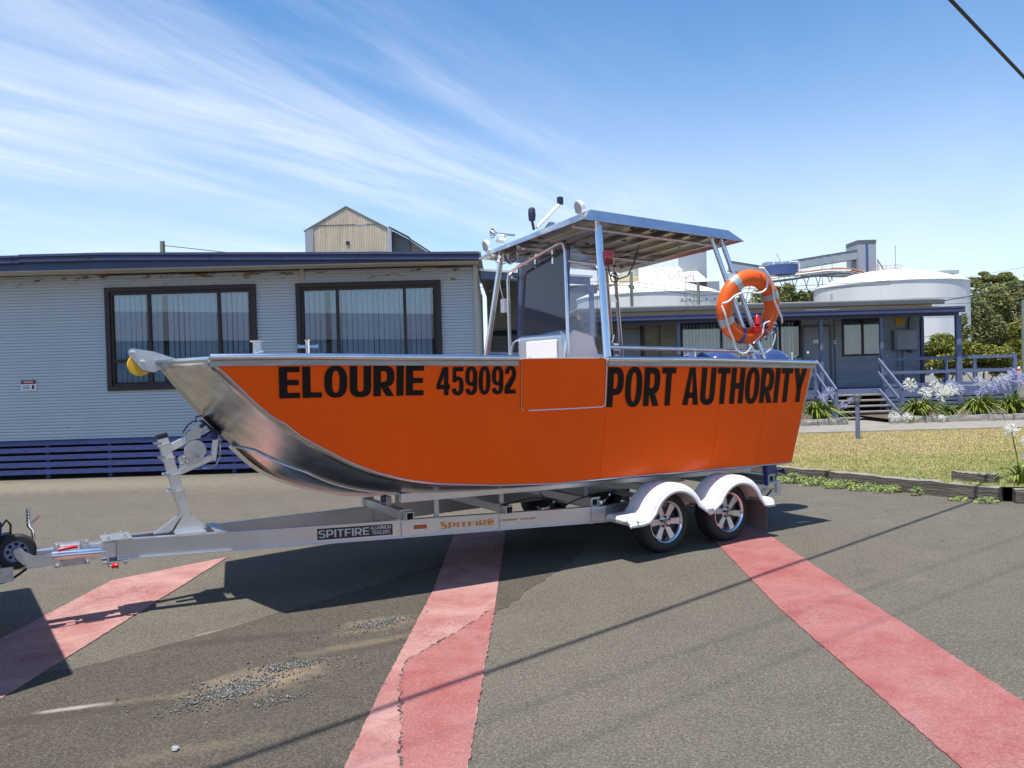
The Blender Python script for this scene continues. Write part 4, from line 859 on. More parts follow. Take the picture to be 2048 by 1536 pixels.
# tail
for sg in (1,-1):
    B('tail_lamp_board', galv, tra, -1.63,-1.575,sg*.62-.10,sg*.62+.10,.325,.455); B('tail_lamp', redlens, tra, -1.645,-1.631,sg*.62-.08,sg*.62+.08,.35,.43)
B('tail_bar', alubeam, tra, -1.575,-1.51,-.76,.76,.335,.44)
MB().box(-1.06,-1.0,.72,.86,.42,.50).build('guide_bracket', alubeam, tra); T('guide_post', bluep, tra, [(-1.30,.80,.44),(-1.30,.80,.66)], .022, 10); T('guide_post', bluep, tra, [(-1.30,-.80,.44),(-1.30,-.80,.66)], .022, 10)
T('tail_cable', cable_m, tra, [(-1.0,.78,.52),(-1.05,.80,.36),(-1.12,.80,.29),(-1.25,.80,.30),(-1.36,.80,.37),(-1.42,.79,.39)], .010, 8); MB().lathe([(0,-.02),(.016,-.018),(.016,.02),(0,.022)],10,(-1.38,.80,.385),'x').build('cable_gland', yellowp, tra)
T('brake_line', cable_m, tra, [(1.9,.60,.56),(1.6,.64,.60),(1.4,.66,.57),(1.25,.66,.49),(1.15,.67,.53),(.9,.7,.58)], .007, 6); T('brake_line', cable_m, tra, [(1.45,.55,.62),(1.38,.6,.52),(1.30,.62,.44),(1.2,.6,.40)], .006, 6)
# jockey wheel swung up along the drawbar, crank, hand brake, coupling
JY = .155
T('jockey_tube', alutube, tra, [(5.345,JY,.530),(5.035,JY,.516)], .034, 16); T('jockey_tube_end', chrome, tra, [(5.035,JY,.516),(5.005,JY,.515)], .018, 12)
MB().box(5.10,5.33,.047,.055,.42,.60).build('jockey_clamp_plate', galv, tra)
for x in (5.12,5.31):
    for z in (.435,.585): share(bolt,'clamp_bolt',tra,(x,.056,z),(-pi/2,0,0),(1.2,1.2,1.2))
B('clamp_body', galv, tra, 5.16,5.29,.055,.12,.46,.585, bevel=.008)
T('clamp_handle', redp, tra, [(5.305,.21,.572),(5.29,.212,.578),(5.20,.212,.583),(5.185,.21,.579)], .012, 10)
T('crank', galv, tra, [(5.005,JY,.515),(4.995,JY+.01,.50),(4.99,JY+.02,.43),(4.985,JY+.02,.408),(4.95,JY+.02,.402)], .008, 8)
MB().lathe([(.010,-.022),(.024,-.016),(.016,.0),(.020,.02),(.010,.026)],12,(4.945,JY+.02,.402),'x').build('crank_knob', redp, tra, smooth=True)
jf = [(5.345,.50),(5.345,.56),(5.40,.548),(5.455,.555),(5.50,.585),(5.535,.625),(5.575,.605),(5.56,.55),(5.52,.50),(5.46,.47),(5.40,.475)]
for y in (JY+.042,JY-.042): MB().prism(jf, lambda u,v,t: (u,t,v), y-.004,y+.004).build('jockey_fork', galv, tra)
jw = MB().lathe([(.078,-.032),(.108,-.03),(.121,-.016),(.122,.0),(.121,.016),(.108,.03),(.078,.032)],36,(5.555,JY,.592),'y',cap=False).build('jockey_wheel', black, tra, smooth=True)
MB().lathe([(.085,-.024),(.088,.026),(.078,.028),(.07,.012),(.03,.010),(.026,.03),(0,.03)],30,(5.555,JY,.592),'y',cap=False).build('jockey_rim', M('jockey_blue_rim', (.22,.26,.42), .35, .5, var=.2), tra, smooth=True)
for k in range(8):
    a = k*pi/4; MB().lathe([(0,.0),(.012,.001),(.012,.003)],10,(5.555+.052*cos(a),JY+.0115,.592+.052*sin(a)),'y').build('rim_hole', dark, tra)
T('handbrake_lever', chrome, tra, [(5.45,.0,.60),(5.455,.0,.70),(5.478,.0,.735),(5.48,.0,.86)], [.012,.012,.014,.011], 8)
for k in range(5): MB().lathe([(.013,-.005),(.017,0),(.013,.005)],8,(5.48,0,.76+k*.022)).build('lever_grip', chrome, tra)
T('handbrake_ratchet', chrome, tra, [(5.478,0,.735),(5.41,0,.80)], .010, 8); T('brake_rod', blackp, tra, [(5.47,0,.655),(5.60,0,.655)], .006, 6)
m = MB(); m.box(5.58,5.64,-.06,.06,.57,.70); m.build('coupling_post', M('coupling_blue_black', (.02,.025,.06), .5), tra, bevel=.01); T('coupling_body', M('coupling_blue_black', (.02,.025,.06), .5), tra, [(5.60,0,.655),(5.80,0,.66)], .035, 10)
B('coupling_head', galv, tra, 5.62,6.0,-.06,.06,.46,.56, bevel=.02); T('breakaway_plug', bluep, tra, [(5.66,.05,.70),(5.66,.05,.79)], .022, 10)
T('breakaway_cable', cable_m, tra, [(5.59,.02,.70),(5.585,.03,.76),(5.61,.04,.80),(5.64,.05,.76),(5.70,.05,.66)], .008, 6); T('trailer_lead', cable_m, tra, [(5.50,.05,.44),(5.60,.08,.38),(5.72,.08,.36),(5.9,.05,.44)], .009, 6)
# ================================================================ tow truck (outside the left edge; its shadow and hitch show)
trk = thing('tow_truck', 'white box-bodied tow truck just beyond the left edge, shading the asphalt', 'truck', (C0[0]+5.93*cos(YAW)-.2*sin(YAW), C0[1]+5.93*sin(YAW)+.2*cos(YAW), 0), YAW+radians(4.5))
B('box_body', white, trk, .0,3.2,-1.30,1.30,.95,2.05, bevel=.03); B('chassis', blackp, trk, -.05,5.0,-.40,.40,.62,.90)
mb = MB(); mb.prism([(3.3,.55),(3.3,1.7),(3.45,2.15),(4.3,2.15),(4.75,1.45),(5.1,1.30),(5.15,.55)], lambda u,v,t: (u,t,v), -1.0,1.0); mb.build('cab', white, trk, bevel=.05)
B('windshield', blackp, trk, 4.35,4.42,-.85,.85,1.6,1.95); B('tow_bar', galv, trk, -.35,.1,-.05,.05,.40,.50); B('rear_bumper', galv, trk, -.02,.08,-1.1,1.1,.55,.68)
for x in (.9,4.2):
    for y in (-.98,.80):
        MB().lathe([(.22,0),(.36,.01),(.39,.05),(.39,.15),(.36,.19),(.22,.2)],28,(x,y,.39),'y').build('truck_wheel', tyre_m, trk, smooth=True)
for y in (-1.0,1.0): B('tail_light', redlens, trk, -.03,-.01,y-.1,y+.1,.72,.86)
# ================================================================ office hut on the left
hut = thing('site_office', 'long pale blue corrugated site office with brown windows and navy gutter on the left', 'building', (-5,14.7,0), atan(.02))
sid, t, b = node_mat('pale_blue_steel_siding'); tc = t.nodes.new('ShaderNodeTexCoord'); v = tc.outputs['Object']; sp = t.nodes.new('ShaderNodeSeparateXYZ'); t.links.new(v, sp.inputs[0])
mp = t.nodes.new('ShaderNodeMapping'); mp.inputs['Scale'].default_value = (.5,1,.25); t.links.new(v, mp.inputs[0])
c = tmix(t, tr(t, tn(t, 1.2, 5, .6, mp.outputs[0]), .3, .7), (.43,.485,.54), (.50,.545,.585))
mp2 = t.nodes.new('ShaderNodeMapping'); mp2.inputs['Scale'].default_value = (1,1,3.5); t.links.new(v, mp2.inputs[0])
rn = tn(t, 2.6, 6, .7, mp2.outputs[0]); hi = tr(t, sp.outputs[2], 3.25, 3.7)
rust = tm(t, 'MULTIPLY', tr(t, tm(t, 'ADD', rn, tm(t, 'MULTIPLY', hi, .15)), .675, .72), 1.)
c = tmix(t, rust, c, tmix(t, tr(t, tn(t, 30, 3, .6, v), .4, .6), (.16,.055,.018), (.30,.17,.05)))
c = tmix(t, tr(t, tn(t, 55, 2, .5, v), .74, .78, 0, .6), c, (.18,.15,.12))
t.links.new(c, b.inputs['Base Color']); b.inputs['Roughness'].default_value = .5; SID = sid
def siding(x0, x1, z0, z1, par, y=0., pitch=.056, d=.018, name='siding_panel', mat=None, rot=None):
    pr = []; z = z0
    while z < z1-.001:
        for dz, dy in ((0,0),(.68,0),(.74,d),(.97,d)):
            zz = z+dz*pitch
            if zz <= z1: pr.append((y+dy, zz))
        z += pitch
    pr.append((y, z1)); m = MB(); m.grid([[(x0,a,b_) for a,b_ in pr],[(x1,a,b_) for a,b_ in pr]])
    return m.build(name, mat or SID, par, fix=False)
W = [(-2.40,.345,1.585,3.475),(1.075,3.735,1.585,3.465)]   # window outer x0,x1,z0,z1
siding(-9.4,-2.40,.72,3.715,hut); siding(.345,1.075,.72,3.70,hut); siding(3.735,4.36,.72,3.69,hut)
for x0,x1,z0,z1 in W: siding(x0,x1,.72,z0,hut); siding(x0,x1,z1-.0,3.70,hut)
B('corner_strip', soffit_m, hut, 4.345,4.41,-.022,.05,.72,3.72); B('joint_strip', soffit_m, hut, 1.155,1.235,-.014,-.002,3.49,3.72)
# shell behind
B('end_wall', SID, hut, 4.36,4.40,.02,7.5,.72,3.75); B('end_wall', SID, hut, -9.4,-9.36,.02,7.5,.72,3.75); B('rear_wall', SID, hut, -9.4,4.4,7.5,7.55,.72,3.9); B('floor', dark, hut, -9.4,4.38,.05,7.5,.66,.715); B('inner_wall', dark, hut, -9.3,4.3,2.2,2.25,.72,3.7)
m = MB(); m.add([(-9.6,-.72,4.02),(4.5,-.72,3.87),(4.5,7.7,4.25),(-9.6,7.7,4.4)],[(0,1,2,3)]); m.build('roof_sheet', whroof, hut, solid=.03)
m = MB(); m.add([(-9.5,-.74,3.735),(4.45,-.74,3.70),(4.45,.02,3.74),(-9.5,.02,3.745)],[(0,1,2,3)]); m.build('soffit', soffit_m, hut, solid=.012)
def gz(x): return 3.99 if x < -1.95 else 3.99-.023*(x+1.95)
def gsec(x0, x1, off=0.):
    m = MB(); rows = []
    for x in (x0,x1):
        z = gz(x)+off; rows.append([(x,-.70,z-.14),(x,-.80,z-.14),(x,-.815,z-.125),(x,-.815,z-.075),(x,-.79,z-.07),(x,-.79,z-.045),(x,-.83,z-.04),(x,-.83,z),(x,-.80,z),(x,-.80,z-.02),(x,-.70,z-.02)])
    m.grid(rows); m.f.append(tuple(range(11))); m.f.append(tuple(11+i for i in range(11))); return m.build('gutter', navy, hut)
gsec(-9.6,-3.46,-.012); gsec(-3.455,-1.95); gsec(-1.945,1.2); gsec(1.205,4.47)
m = MB(); m.grid([[(x,-.745,3.735-.0025*(x+9.5)),(x,-.745,gz(x)-.10)] for x in (-9.5,-4,-1.95,1,4.45)]); m.build('fascia_board', navy, hut, solid=.02)
for x in (-5.5,-3.58,-2.28,-.2,1.05,2.35,3.72): B('gutter_strap', blackp, hut, x-.008,x+.008,-.835,-.828,gz(x)-.10,gz(x)-.03)
# windows
glass, t, b = node_mat('window_glass'); t.nodes.remove(b); om = t.nodes['Material Output']
tp_ = t.nodes.new('ShaderNodeBsdfTransparent'); tp_.inputs[0].default_value = (.76,.88,1,1); gl = t.nodes.new('ShaderNodeBsdfGlossy'); gl.inputs['Roughness'].default_value = .01; gl.inputs[0].default_value = (.85,.93,1,1)
fr = t.nodes.new('ShaderNodeFresnel'); fr.inputs[0].default_value = 2.2; mx = t.nodes.new('ShaderNodeMixShader'); t.links.new(fr.outputs[0], mx.inputs[0]); t.links.new(tp_.outputs[0], mx.inputs[1]); t.links.new(gl.outputs[0], mx.inputs[2]); t.links.new(mx.outputs[0], om.inputs[0]); GLASS = glass
def slat_mesh(h, wd):
    m = MB(); m.grid([[(wd*(u-.5), .006*(1-(2*u-1)**2), 0) for u in np.linspace(0,1,5)],[(wd*(u-.5), .006*(1-(2*u-1)**2), h) for u in np.linspace(0,1,5)]]); return m
def window(x0, x1, z0, z1, mull, trans, slats, slz):
    fwd = .085
    f = MB(); f.box(x0,x1,-.045,.03,z1-fwd,z1); f.box(x0,x1,-.045,.03,z0,z0+fwd); f.box(x0,x0+fwd,-.044,.03,z0+fwd,z1-fwd); f.box(x1-fwd,x1,-.044,.03,z0+fwd,z1-fwd)
    fr_ = f.build('window', brownf, hut, bevel=.004); ix0, ix1, iz0, iz1 = x0+fwd, x1-fwd, z0+fwd, z1-fwd
    s = MB(); s.box(ix0,ix1,-.01,.07,iz1-.05,iz1); s.box(ix0,ix1,-.01,.07,iz0,iz0+.045); s.box(ix0,ix0+.045,-.009,.07,iz0+.045,iz1-.05); s.box(ix1-.045,ix1,-.009,.07,iz0+.045,iz1-.05); s.build('sash', brownf, fr_)
    for mxx in mull: B('mullion', brownf, fr_, mxx-.024,mxx+.024,-.008,.068,iz0+.045,iz1-.05)
    if trans: B('transom_bar', brownf, fr_, ix0+.046,ix1-.046,-.006,.066,trans-.026,trans+.026)
    xs_ = [ix0+.045]+list(mull)+[ix1-.045]
    for a, c in zip(xs_[:-1], xs_[1:]):
        for za, zb in (((iz0+.045,trans-.026),(trans+.026,iz1-.05)) if trans else ((iz0+.045,iz1-.05),)):
            m = MB(); m.add([(a+.02,.03,za),(c-.02,.03,za),(c-.02,.03,zb),(a+.02,.03,zb)],[(0,1,2,3)]); m.build('pane', GLASS, fr_, fix=False)
    sm = None
    for sx, sr in slats:
        if sm is None: sm = slat_mesh(iz1-iz0-.10, .088).build('blind_slat', blind, fr_, smooth=True, fix=False); sm.location = (sx,.10,iz0+.06); sm.rotation_euler = (0,0,sr)
        else: share(sm,'blind_slat',fr_,(sx,.10,iz0+.06),(0,0,sr))
    B('blind_rail', whitep, fr_, ix0+.03,ix1-.03,.085,.115,iz1-.07,iz1-.04)
def slat_run(x0, x1, skip=(), step=.098):
    o = []; x = x0
    while x < x1:
        if not any(a < x < b_ for a, b_ in skip): o.append((x, random.uniform(-.35,.25)))
        x += step
    return o
window(*W[0], (-1.615,-.345), 2.13, slat_run(-2.24,.20,((-1.36,-1.29),)), 0)
window(*W[1], (1.825,3.06), None, slat_run(1.24,3.52,((1.58,1.70),)), 0)
# skirting boards, posts
for k in range(5):
    z1 = .712-.133*k; m = MB(); 
    for xa, xb in ((-9.4,-5.4),(-5.395,-1.4),(-1.395,1.2),(1.205,4.36)):
        o = B('skirting_board', navyw, hut, xa,xb,-.028,-.004,z1-.088+random.uniform(-.004,.004),z1+random.uniform(-.004,.004))
for k in range(13): x = -9.2+k*1.13; B('skirting_post', navyw, hut, x-.03,x+.03,-.002,.07,.02,.70)
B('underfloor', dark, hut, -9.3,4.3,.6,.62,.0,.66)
sg_ = thing('danger_sign', 'small black and white danger notice fixed to the siding left of the window', 'sign', (-5,14.7,0), atan(.02))
B('sign_board', whitep, sg_, -3.97,-3.70,-.016,-.002,1.64,1.83)
m = MB(); m.box(-3.965,-3.705,-.019,-.0162,1.755,1.825); m.build('sign_header', blackp, sg_)
m = MB(); m.add([(-3.835+.115*cos(a),-.0205,1.79+.026*sin(a)) for a in np.linspace(0,2*pi,24,endpoint=False)],[tuple(range(24))]); m.build('sign_oval', redp, sg_)
put_word('sign_text','DANGER', lambda u,v_: (-3.92+.17*u,-.0225,1.779+.022*v_), whitep, sg_)
m = MB(); m.box(-3.785,-3.725,-.018,-.0162,1.66,1.675); m.box(-3.775,-3.735,-.018,-.0162,1.675,1.735); m.build('sign_pictogram', blackp, sg_)
for i in range(3): B('sign_text_line', blackp, sg_, -3.945,-3.81,-.018,-.0162,1.665+i*.026,1.676+i*.026)
# ================================================================ covered walkway between the two buildings
wk = thing('covered_walkway', 'dark covered walkway with faded blue fascia between the two office buildings', 'walkway')
m = MB(); m.bar((-.55,15.35,3.60),(1.70,16.95,3.60),.05,.15); m.build('walkway_fascia', lavend, wk); m = MB(); m.bar((-.57,15.31,3.695),(1.75,16.93,3.695),.08,.04); m.build('walkway_gutter', whitep, wk)
m = MB(); m.add([(-.6,15.35,3.70),(1.75,16.95,3.70),(.9,19,3.72),(.3,24,3.74),(-.6,24,3.74)],[(0,1,2,3,4)]); m.build('walkway_roof', greyroof, wk, solid=.03)
B('walkway_post', lavend, wk, 1.68,1.78,16.88,16.98,.0,3.52); B('post_bracket', navy, wk, 1.62,1.84,16.84,17.02,3.34,3.50); B('walkway_post', lavend, wk, 2.31,2.41,24.45,24.55,.0,3.2)
siding(-.55,.22,.7,3.65,wk,y=19.2,name='walkway_wall',mat=M('olive_siding', (.22,.21,.17), .7)); B('roller_shutter_head', dark, wk, -.5,.2,19.05,19.19,2.62,2.72)  # walkway siding has one plain olive base colour
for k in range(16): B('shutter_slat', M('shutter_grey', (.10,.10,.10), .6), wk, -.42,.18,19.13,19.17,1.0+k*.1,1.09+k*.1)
B('walkway_side', M('olive_siding', (.22,.21,.17), .7), wk, .22,.27,19.2,24,.6,3.65); B('walkway_deck', navyw, wk, -.5,2.3,17.2,24.0,.80,.88)
# ================================================================ office with the veranda on the right
ver = thing('veranda_office', 'blue weatherboard office with a timber veranda and stairs on the right', 'building')
YP, YW = 24.5, 26.6
sidB = M('blue_weatherboard', (.30,.345,.42), .6, var=.22, scale=2, stretch=(.5,1,3), col2=(.37,.40,.45))
olive = M('bare_weatherboard', (.30,.28,.22), .75, var=.3, scale=2, stretch=(.5,1,4))
WN = [(5.66,8.05,1.92,3.22),(8.26,9.66,1.92,3.22),(11.02,12.40,1.92,3.17)]; DR = (9.75,10.60,.89,2.93)
def vs(x0,x1,z0,z1,mat=None): siding(x0,x1,z0,z1,ver,y=YW,pitch=.085,d=.022,name='weatherboard_panel',mat=mat or sidB)
vs(2.3,5.66,.85,3.5,olive)
for x0,x1,z0,z1 in WN: vs(x0,x1,.85,z0); vs(x0,x1,z1,3.5)
vs(8.05,8.26,.85,3.5); vs(9.66,DR[0],.85,3.5); vs(DR[0],DR[1],DR[3],3.5); vs(DR[1],11.02,.85,3.5); vs(12.40,13.66,.85,3.5)
B('corner_board', navy, ver, 13.64,13.72,YW-.03,YW+.05,.8,3.5); B('side_wall', sidB, ver, 13.66,13.70,YW+.05,34,.4,3.5); B('rear_wall', sidB, ver, 2.3,13.7,34,34.05,.4,3.6); B('inner_wall', dark, ver, 2.4,13.6,YW+1.6,YW+1.65,.85,3.5); B('office_floor', dark, ver, 2.4,13.6,YW+.02,34,.8,.85)
for i,(x0,x1,z0,z1) in enumerate(WN):
    f = MB(); f.box(x0,x1,YW-.03,YW+.05,z1-.06,z1); f.box(x0,x1,YW-.03,YW+.05,z0,z0+.06); f.box(x0,x0+.06,YW-.029,YW+.05,z0+.06,z1-.06); f.box(x1-.06,x1,YW-.029,YW+.05,z0+.06,z1-.06)
    wn = f.build('window', brownf, ver); mid = (x0+x1)/2 if i else x0+1.35
    B('mullion', brownf, wn, mid-.03,mid+.03,YW-.02,YW+.045,z0+.06,z1-.06)
    for a, c_ in ((x0+.06,mid-.03),(mid+.03,x1-.06)):
        m = MB(); m.add([(a,YW+.02,z0+.06),(c_,YW+.02,z0+.06),(c_,YW+.02,z1-.06),(a,YW+.02,z1-.06)],[(0,1,2,3)]); m.build('pane', GLASS, wn, fix=False)
    if i < 2:
        sm = None
        for sx in np.arange(x0+.12,x1-.2 if i else x1-.1,.115):
            if sm is None: sm = slat_mesh(z1-z0-.18,.10).build('blind_slat', blind, wn, fix=False); sm.location = (sx,YW+.12,z0+.08); sm.rotation_euler = (0,0,random.uniform(.1,.7))
            else: share(sm,'blind_slat',wn,(sx,YW+.12,z0+.08),(0,0,random.uniform(.1,.7)))
    else: B('roller_blind', M('grey_roller_blind', (.42,.45,.50), .8), wn, x0+.08,x1-.08,YW+.10,YW+.11,z0+.07,z1-.08)
dgrey = M('door_grey_blue', (.25,.29,.35), .5, var=.06)
B('door_frame', greyroof, ver, DR[0]-.06,DR[0],YW-.03,YW+.05,DR[2],DR[3]+.06); B('door_frame', greyroof, ver, DR[1],DR[1]+.06,YW-.03,YW+.05,DR[2],DR[3]+.06); B('door_frame', greyroof, ver, DR[0],DR[1],YW-.029,YW+.05,DR[3],DR[3]+.06)
dr = B('door', dgrey, ver, DR[0]+.01,DR[1]-.01,YW-.01,YW+.03,DR[2],DR[3]-.01); B('door_sign', whitep, dr, 10.05,10.32,YW-.016,YW-.0102,2.38,2.50); T('door_handle', chrome, dr, [(9.84,YW-.05,1.88),(9.96,YW-.05,1.88)], .014); B('door_lock', chrome, dr, 9.83,9.90,YW-.02,YW-.0102,2.05,2.12)
# shuttered bay and far-left door of the veranda
for x0, x1 in ((4.45,4.86),(4.96,5.36)):
    sh = B('shutter', olive, ver, x0,x1,YW-.03,YW-.012,1.3,3.2)
    for k in range(18): B('shutter_slat', olive, sh, x0+.02,x1-.02,YW-.055,YW-.032,1.35+k*.1,1.42+k*.1)
fd_ = B('door', dgrey, ver, 3.5,4.3,YW-.03,YW-.005,.89,3.0); B('door_frame', brownf, ver, 4.30,4.40,YW-.04,YW-.005,.89,3.1)
# roofs
B('veranda_roof', greyroof, ver, 2.2,13.75,24.2,26.5,3.30,3.33); B('veranda_ceiling', M('veranda_lining', (.10,.105,.14), .8), ver, 2.25,13.7,24.3,26.55,3.18,3.19)
m = MB(); sec = [(24.15,3.14),(24.10,3.16),(24.10,3.23),(24.125,3.235),(24.125,3.26),(24.09,3.27),(24.09,3.325),(24.15,3.325)]; m.prism(sec, lambda u,v,t: (t,u,v), 2.15,13.72); m.build('veranda_gutter', navy, ver)
B('veranda_beam', navy, ver, 2.2,13.7,24.42,24.52,3.06,3.175)
m = MB(); m.add([(2.2,25.9,3.69),(14.05,25.9,3.69),(14.05,34.5,4.0),(2.2,34.5,4.0)],[(0,1,2,3)]); m.build('roof_sheet', whroof, ver, solid=.03)
for k in range(78): MB().bar((2.25+k*.152,25.93,3.715),(2.25+k*.152,34.4,4.02),.03,.022).build('roof_rib', whroof, ver)
m = MB(); m.prism([(25.92,3.53),(25.84,3.55),(25.83,3.66),(25.92,3.68)], lambda u,v,t: (t,u,v), 2.2,14.05); m.build('roof_gutter', greyroof, ver); B('roof_fascia', ply, ver, 2.2,13.7,25.98,26.02,3.335,3.55)
m = MB(); m.add([(13.7,26.0,3.48),(14.0,26.0,3.48),(14.0,34,3.8),(13.7,34,3.8)],[(0,1,2,3)]); m.build('roof_soffit', soffit_m, ver, solid=.01); B('downpipe_bracket', whitep, ver, 9.55,10.7,25.9,25.96,3.42,3.46)
B('roof_vent', galv, ver, 10.55,10.62,26.3,26.37,3.6,3.98); B('roof_lamp', whitep, ver, 7.7,7.9,26.3,26.4,3.66,3.76)
# veranda posts, rails, deck
for x in (3.03,5.13,9.50,11.35): B('veranda_post', lavend, ver, x-.05,x+.05,YP-.05,YP+.05,.0,3.06)
B('veranda_post', lavend, ver, 13.63,13.79,YP-.06,YP+.06,.45,3.06); B('veranda_post', navy, ver, 13.50,13.60,26.3,26.4,.8,3.1); B('post_foot', lavend, ver, 13.65,13.77,YP-.10,YP-.062,.35,.72)
B('deck_boards', lavend, ver, 2.3,15.45,YP+.05,YW-.01,.85,.89); B('deck_bearer', lavend, ver, 2.3,15.45,YP-.02,YP+.045,.70,.885)
def rail(x0,x1,y0,y1,z,h=.09): m = MB(); m.bar((x0,y0,z),(x1,y1,z),.045,h); return m.build('veranda_rail', lavend, ver)
for z in (1.78,1.36,.98): rail(11.40,13.62,YP,YP,z); rail(13.80,15.38,YP,YP,z)
for z in (1.78,1.36): rail(13.72,13.72,YP+.1,26.4,z); rail(15.42,15.42,YP,26.6,z); rail(13.8,15.4,26.6,26.6,z)
for x, y in ((15.42,YP),(15.42,26.6),(14.45,26.6)): B('rail_post', lavend, ver, x-.05,x+.05,y-.05,y+.05,.2,1.86)
for z in (1.78,1.36): rail(2.4,9.45,YP,YP,z)
for k in range(5):
    z1 = .70-.125*k
    for xa, xb in ((2.3,5.8),(5.805,9.3),(11.25,13.6),(13.605,15.45)): B('skirting_board', lavend, ver, xa,xb,YP-.05,YP-.025,z1-.085,z1)
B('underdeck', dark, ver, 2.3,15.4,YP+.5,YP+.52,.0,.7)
# stairs
for k in range(5):
    z = .74-.155*k; y = YP-.16-.28*k; B('stair_tread', timbtop, ver, 9.36,11.20,y-.14,y+.14,z-.04,z)
for x in (9.33,11.23):
    m = MB(); m.bar((x,YP-.02,.80),(x,YP-1.5,.02),.05,.22); m.build('stair_stringer', lavend, ver)
    B('stair_newel', lavend, ver, x-.05,x+.05,YP-1.52,YP-1.42,.0,.93)
    m = MB(); m.bar((x,YP,1.80),(x,YP-1.52,.92),.05,.10); m.build('stair_handrail', lavend, ver); m = MB(); m.bar((x,YP,1.38),(x,YP-1.5,.50),.04,.09); m.build('stair_rail', lavend, ver)
B('stair_newel', lavend, ver, 9.26,9.40,YP-.05,YP+.05,.0,1.86)
mb_ = thing('meter_box', 'grey steel meter box with conduits on the right end of the blue office', 'meter box')
B('box_body', metalb, mb_, 12.66,13.40,YW-.24,YW-.012,2.08,2.70, bevel=.01); B('box_door', metalb, mb_, 12.72,13.38,YW-.262,YW-.242,2.10,2.68); B('box_hood', metalb, mb_, 12.62,13.44,YW-.27,YW-.012,2.702,2.73)
for x in (12.86,13.03): T('conduit', metalb, mb_, [(x,YW-.07,2.08),(x,YW-.07,.9)], .028, 8)
T('conduit', blackp, mb_, [(13.2,YW-.07,2.74),(13.2,YW-.07,3.05),(13.28,YW-.08,3.15)], .025, 8); MB().lathe([(0,0),(.06,.01),(.06,.08),(0,.09)],12,(13.2,YW-.2,2.03),'y').build('meter', blackp, mb_)
ys_ = thing('yellow_sign', 'small yellow notice on the blue office wall above the meter box', 'sign'); B('sign_board', yels, ys_, 12.80,13.10,YW-.03,YW-.012,2.90,3.20)
for i in range(4): B('sign_line', brownf, ys_, 12.84,13.06,YW-.034,YW-.031,2.94+i*.055,2.955+i*.055)
B('sign_line', brownf, ys_, 12.82,13.08,YW-.034,YW-.031,3.15,3.19)
wl = thing('door_intercom', 'small white intercom on the conduit right of the grey door', 'intercom'); B('intercom_box', whitep, wl, 10.73,10.81,YW-.04,YW-.003,2.33,2.46, bevel=.008); B('intercom_lens', blackp, wl, 10.75,10.79,YW-.046,YW-.0405,2.38,2.42); T('conduit', greyroof, wl, [(10.77,YW-.02,.9),(10.77,YW-.02,3.2)], .02, 6)
# ================================================================ garden
gl_ = thing('garden_lamp', 'grey garden bollard lamp standing on the lawn in front of the stairs', 'lamp', (7.25,16.8,.10))
T('lamp_post', lavend, gl_, [(0,0,-.05),(0,0,.80)], .045, 12); MB().lathe([(.045,.79),(.075,.80),(.078,.86),(.070,.87),(.078,.88),(.078,.93),(.06,.96),(0,.965)],16,(0,0,0)).build('lamp_head', greyroof, gl_, smooth=True); MB().lathe([(.0735,.872),(.0735,.878)],16,(0,0,0),cap=False).build('lamp_louvre', blackp, gl_)
def agap(loc, n, L, heads, label, s=1., lw=.016):
    o = thing('agapanthus', label, 'plant', loc, random.uniform(0,6), 'agapanthus clumps'); m = MB()
    for i in range(n):
        a = random.uniform(0,2*pi); r0_ = random.uniform(0,.16)*s; l = L*random.uniform(.7,1.15); ln = random.uniform(.2,.95); w_ = lw*random.uniform(.7,1.2); rows = []
        for k in range(7):
            t_ = k/6; rr = r0_+l*ln*(t_*.55+.45*t_*t_)*.8; zz = l*(1.05*t_-(.35+.75*ln)*t_*t_)*.95; ww = w_*(1-.85*t_**3); ca, sa = cos(a+.25*t_), sin(a+.25*t_)
            rows.append([(ca*rr-sa*ww, sa*rr+ca*ww, zz), (ca*rr, sa*rr, zz-ww*.5), (ca*rr+sa*ww, sa*rr-ca*ww, zz)])
        m.grid(rows)
    m.build('leaves', agl, o, smooth=True, fix=False)
    ip = o.rotation_euler.z
    for (hx, hy, hz, r, mt) in heads:   # offsets in world axes
        c_, s_ = cos(-ip), sin(-ip); x, y = hx*c_-hy*s_, hx*s_+hy*c_
        T('flower_stem', stemg, o, [(x*.25,y*.25,.05),(x*.6+.02,y*.6,hz*.55),(x,y,hz-r*.3)], .008*max(1,s*.8), 6)
        fm = MB()
        for i in range(46):
            d = Vector((random.gauss(0,1),random.gauss(0,1),random.gauss(0,1)+.25)).normalized(); e = d.orthogonal().normalized(); e = Matrix.Rotation(random.uniform(0,6),3,d) @ e; f_ = d.cross(e)
            c0_ = Vector((x,y,hz)); tip = c0_+d*r*random.uniform(.75,1.05); fm.tube([c0_+d*r*.15, c0_+d*r*.65], r*.022, 4, cap=False)
            for q in range(5):
                pa = e*cos(q*1.257)+f_*sin(q*1.257); pb = e*cos(q*1.257+.6)+f_*sin(q*1.257+.6); base = c0_+d*r*.62
                fm.add([base, tip+pa*r*.20, base+pb*r*.10+d*r*.1], [(0,1,2)])
        fm.build('flower_head', mt, o, fix=False)
    return o
W_, B_, P_ = petw, petb, petp
agap((8.35,21.75,.17), 160, 1.1, [(.25,-.1,.78,.16,B_),(.05,-.15,.62,.15,B_),(.55,-.25,.40,.13,B_),(.95,.2,.50,.12,B_)], 'agapanthus clump with lilac flowers left of the veranda stairs', 1., .026)
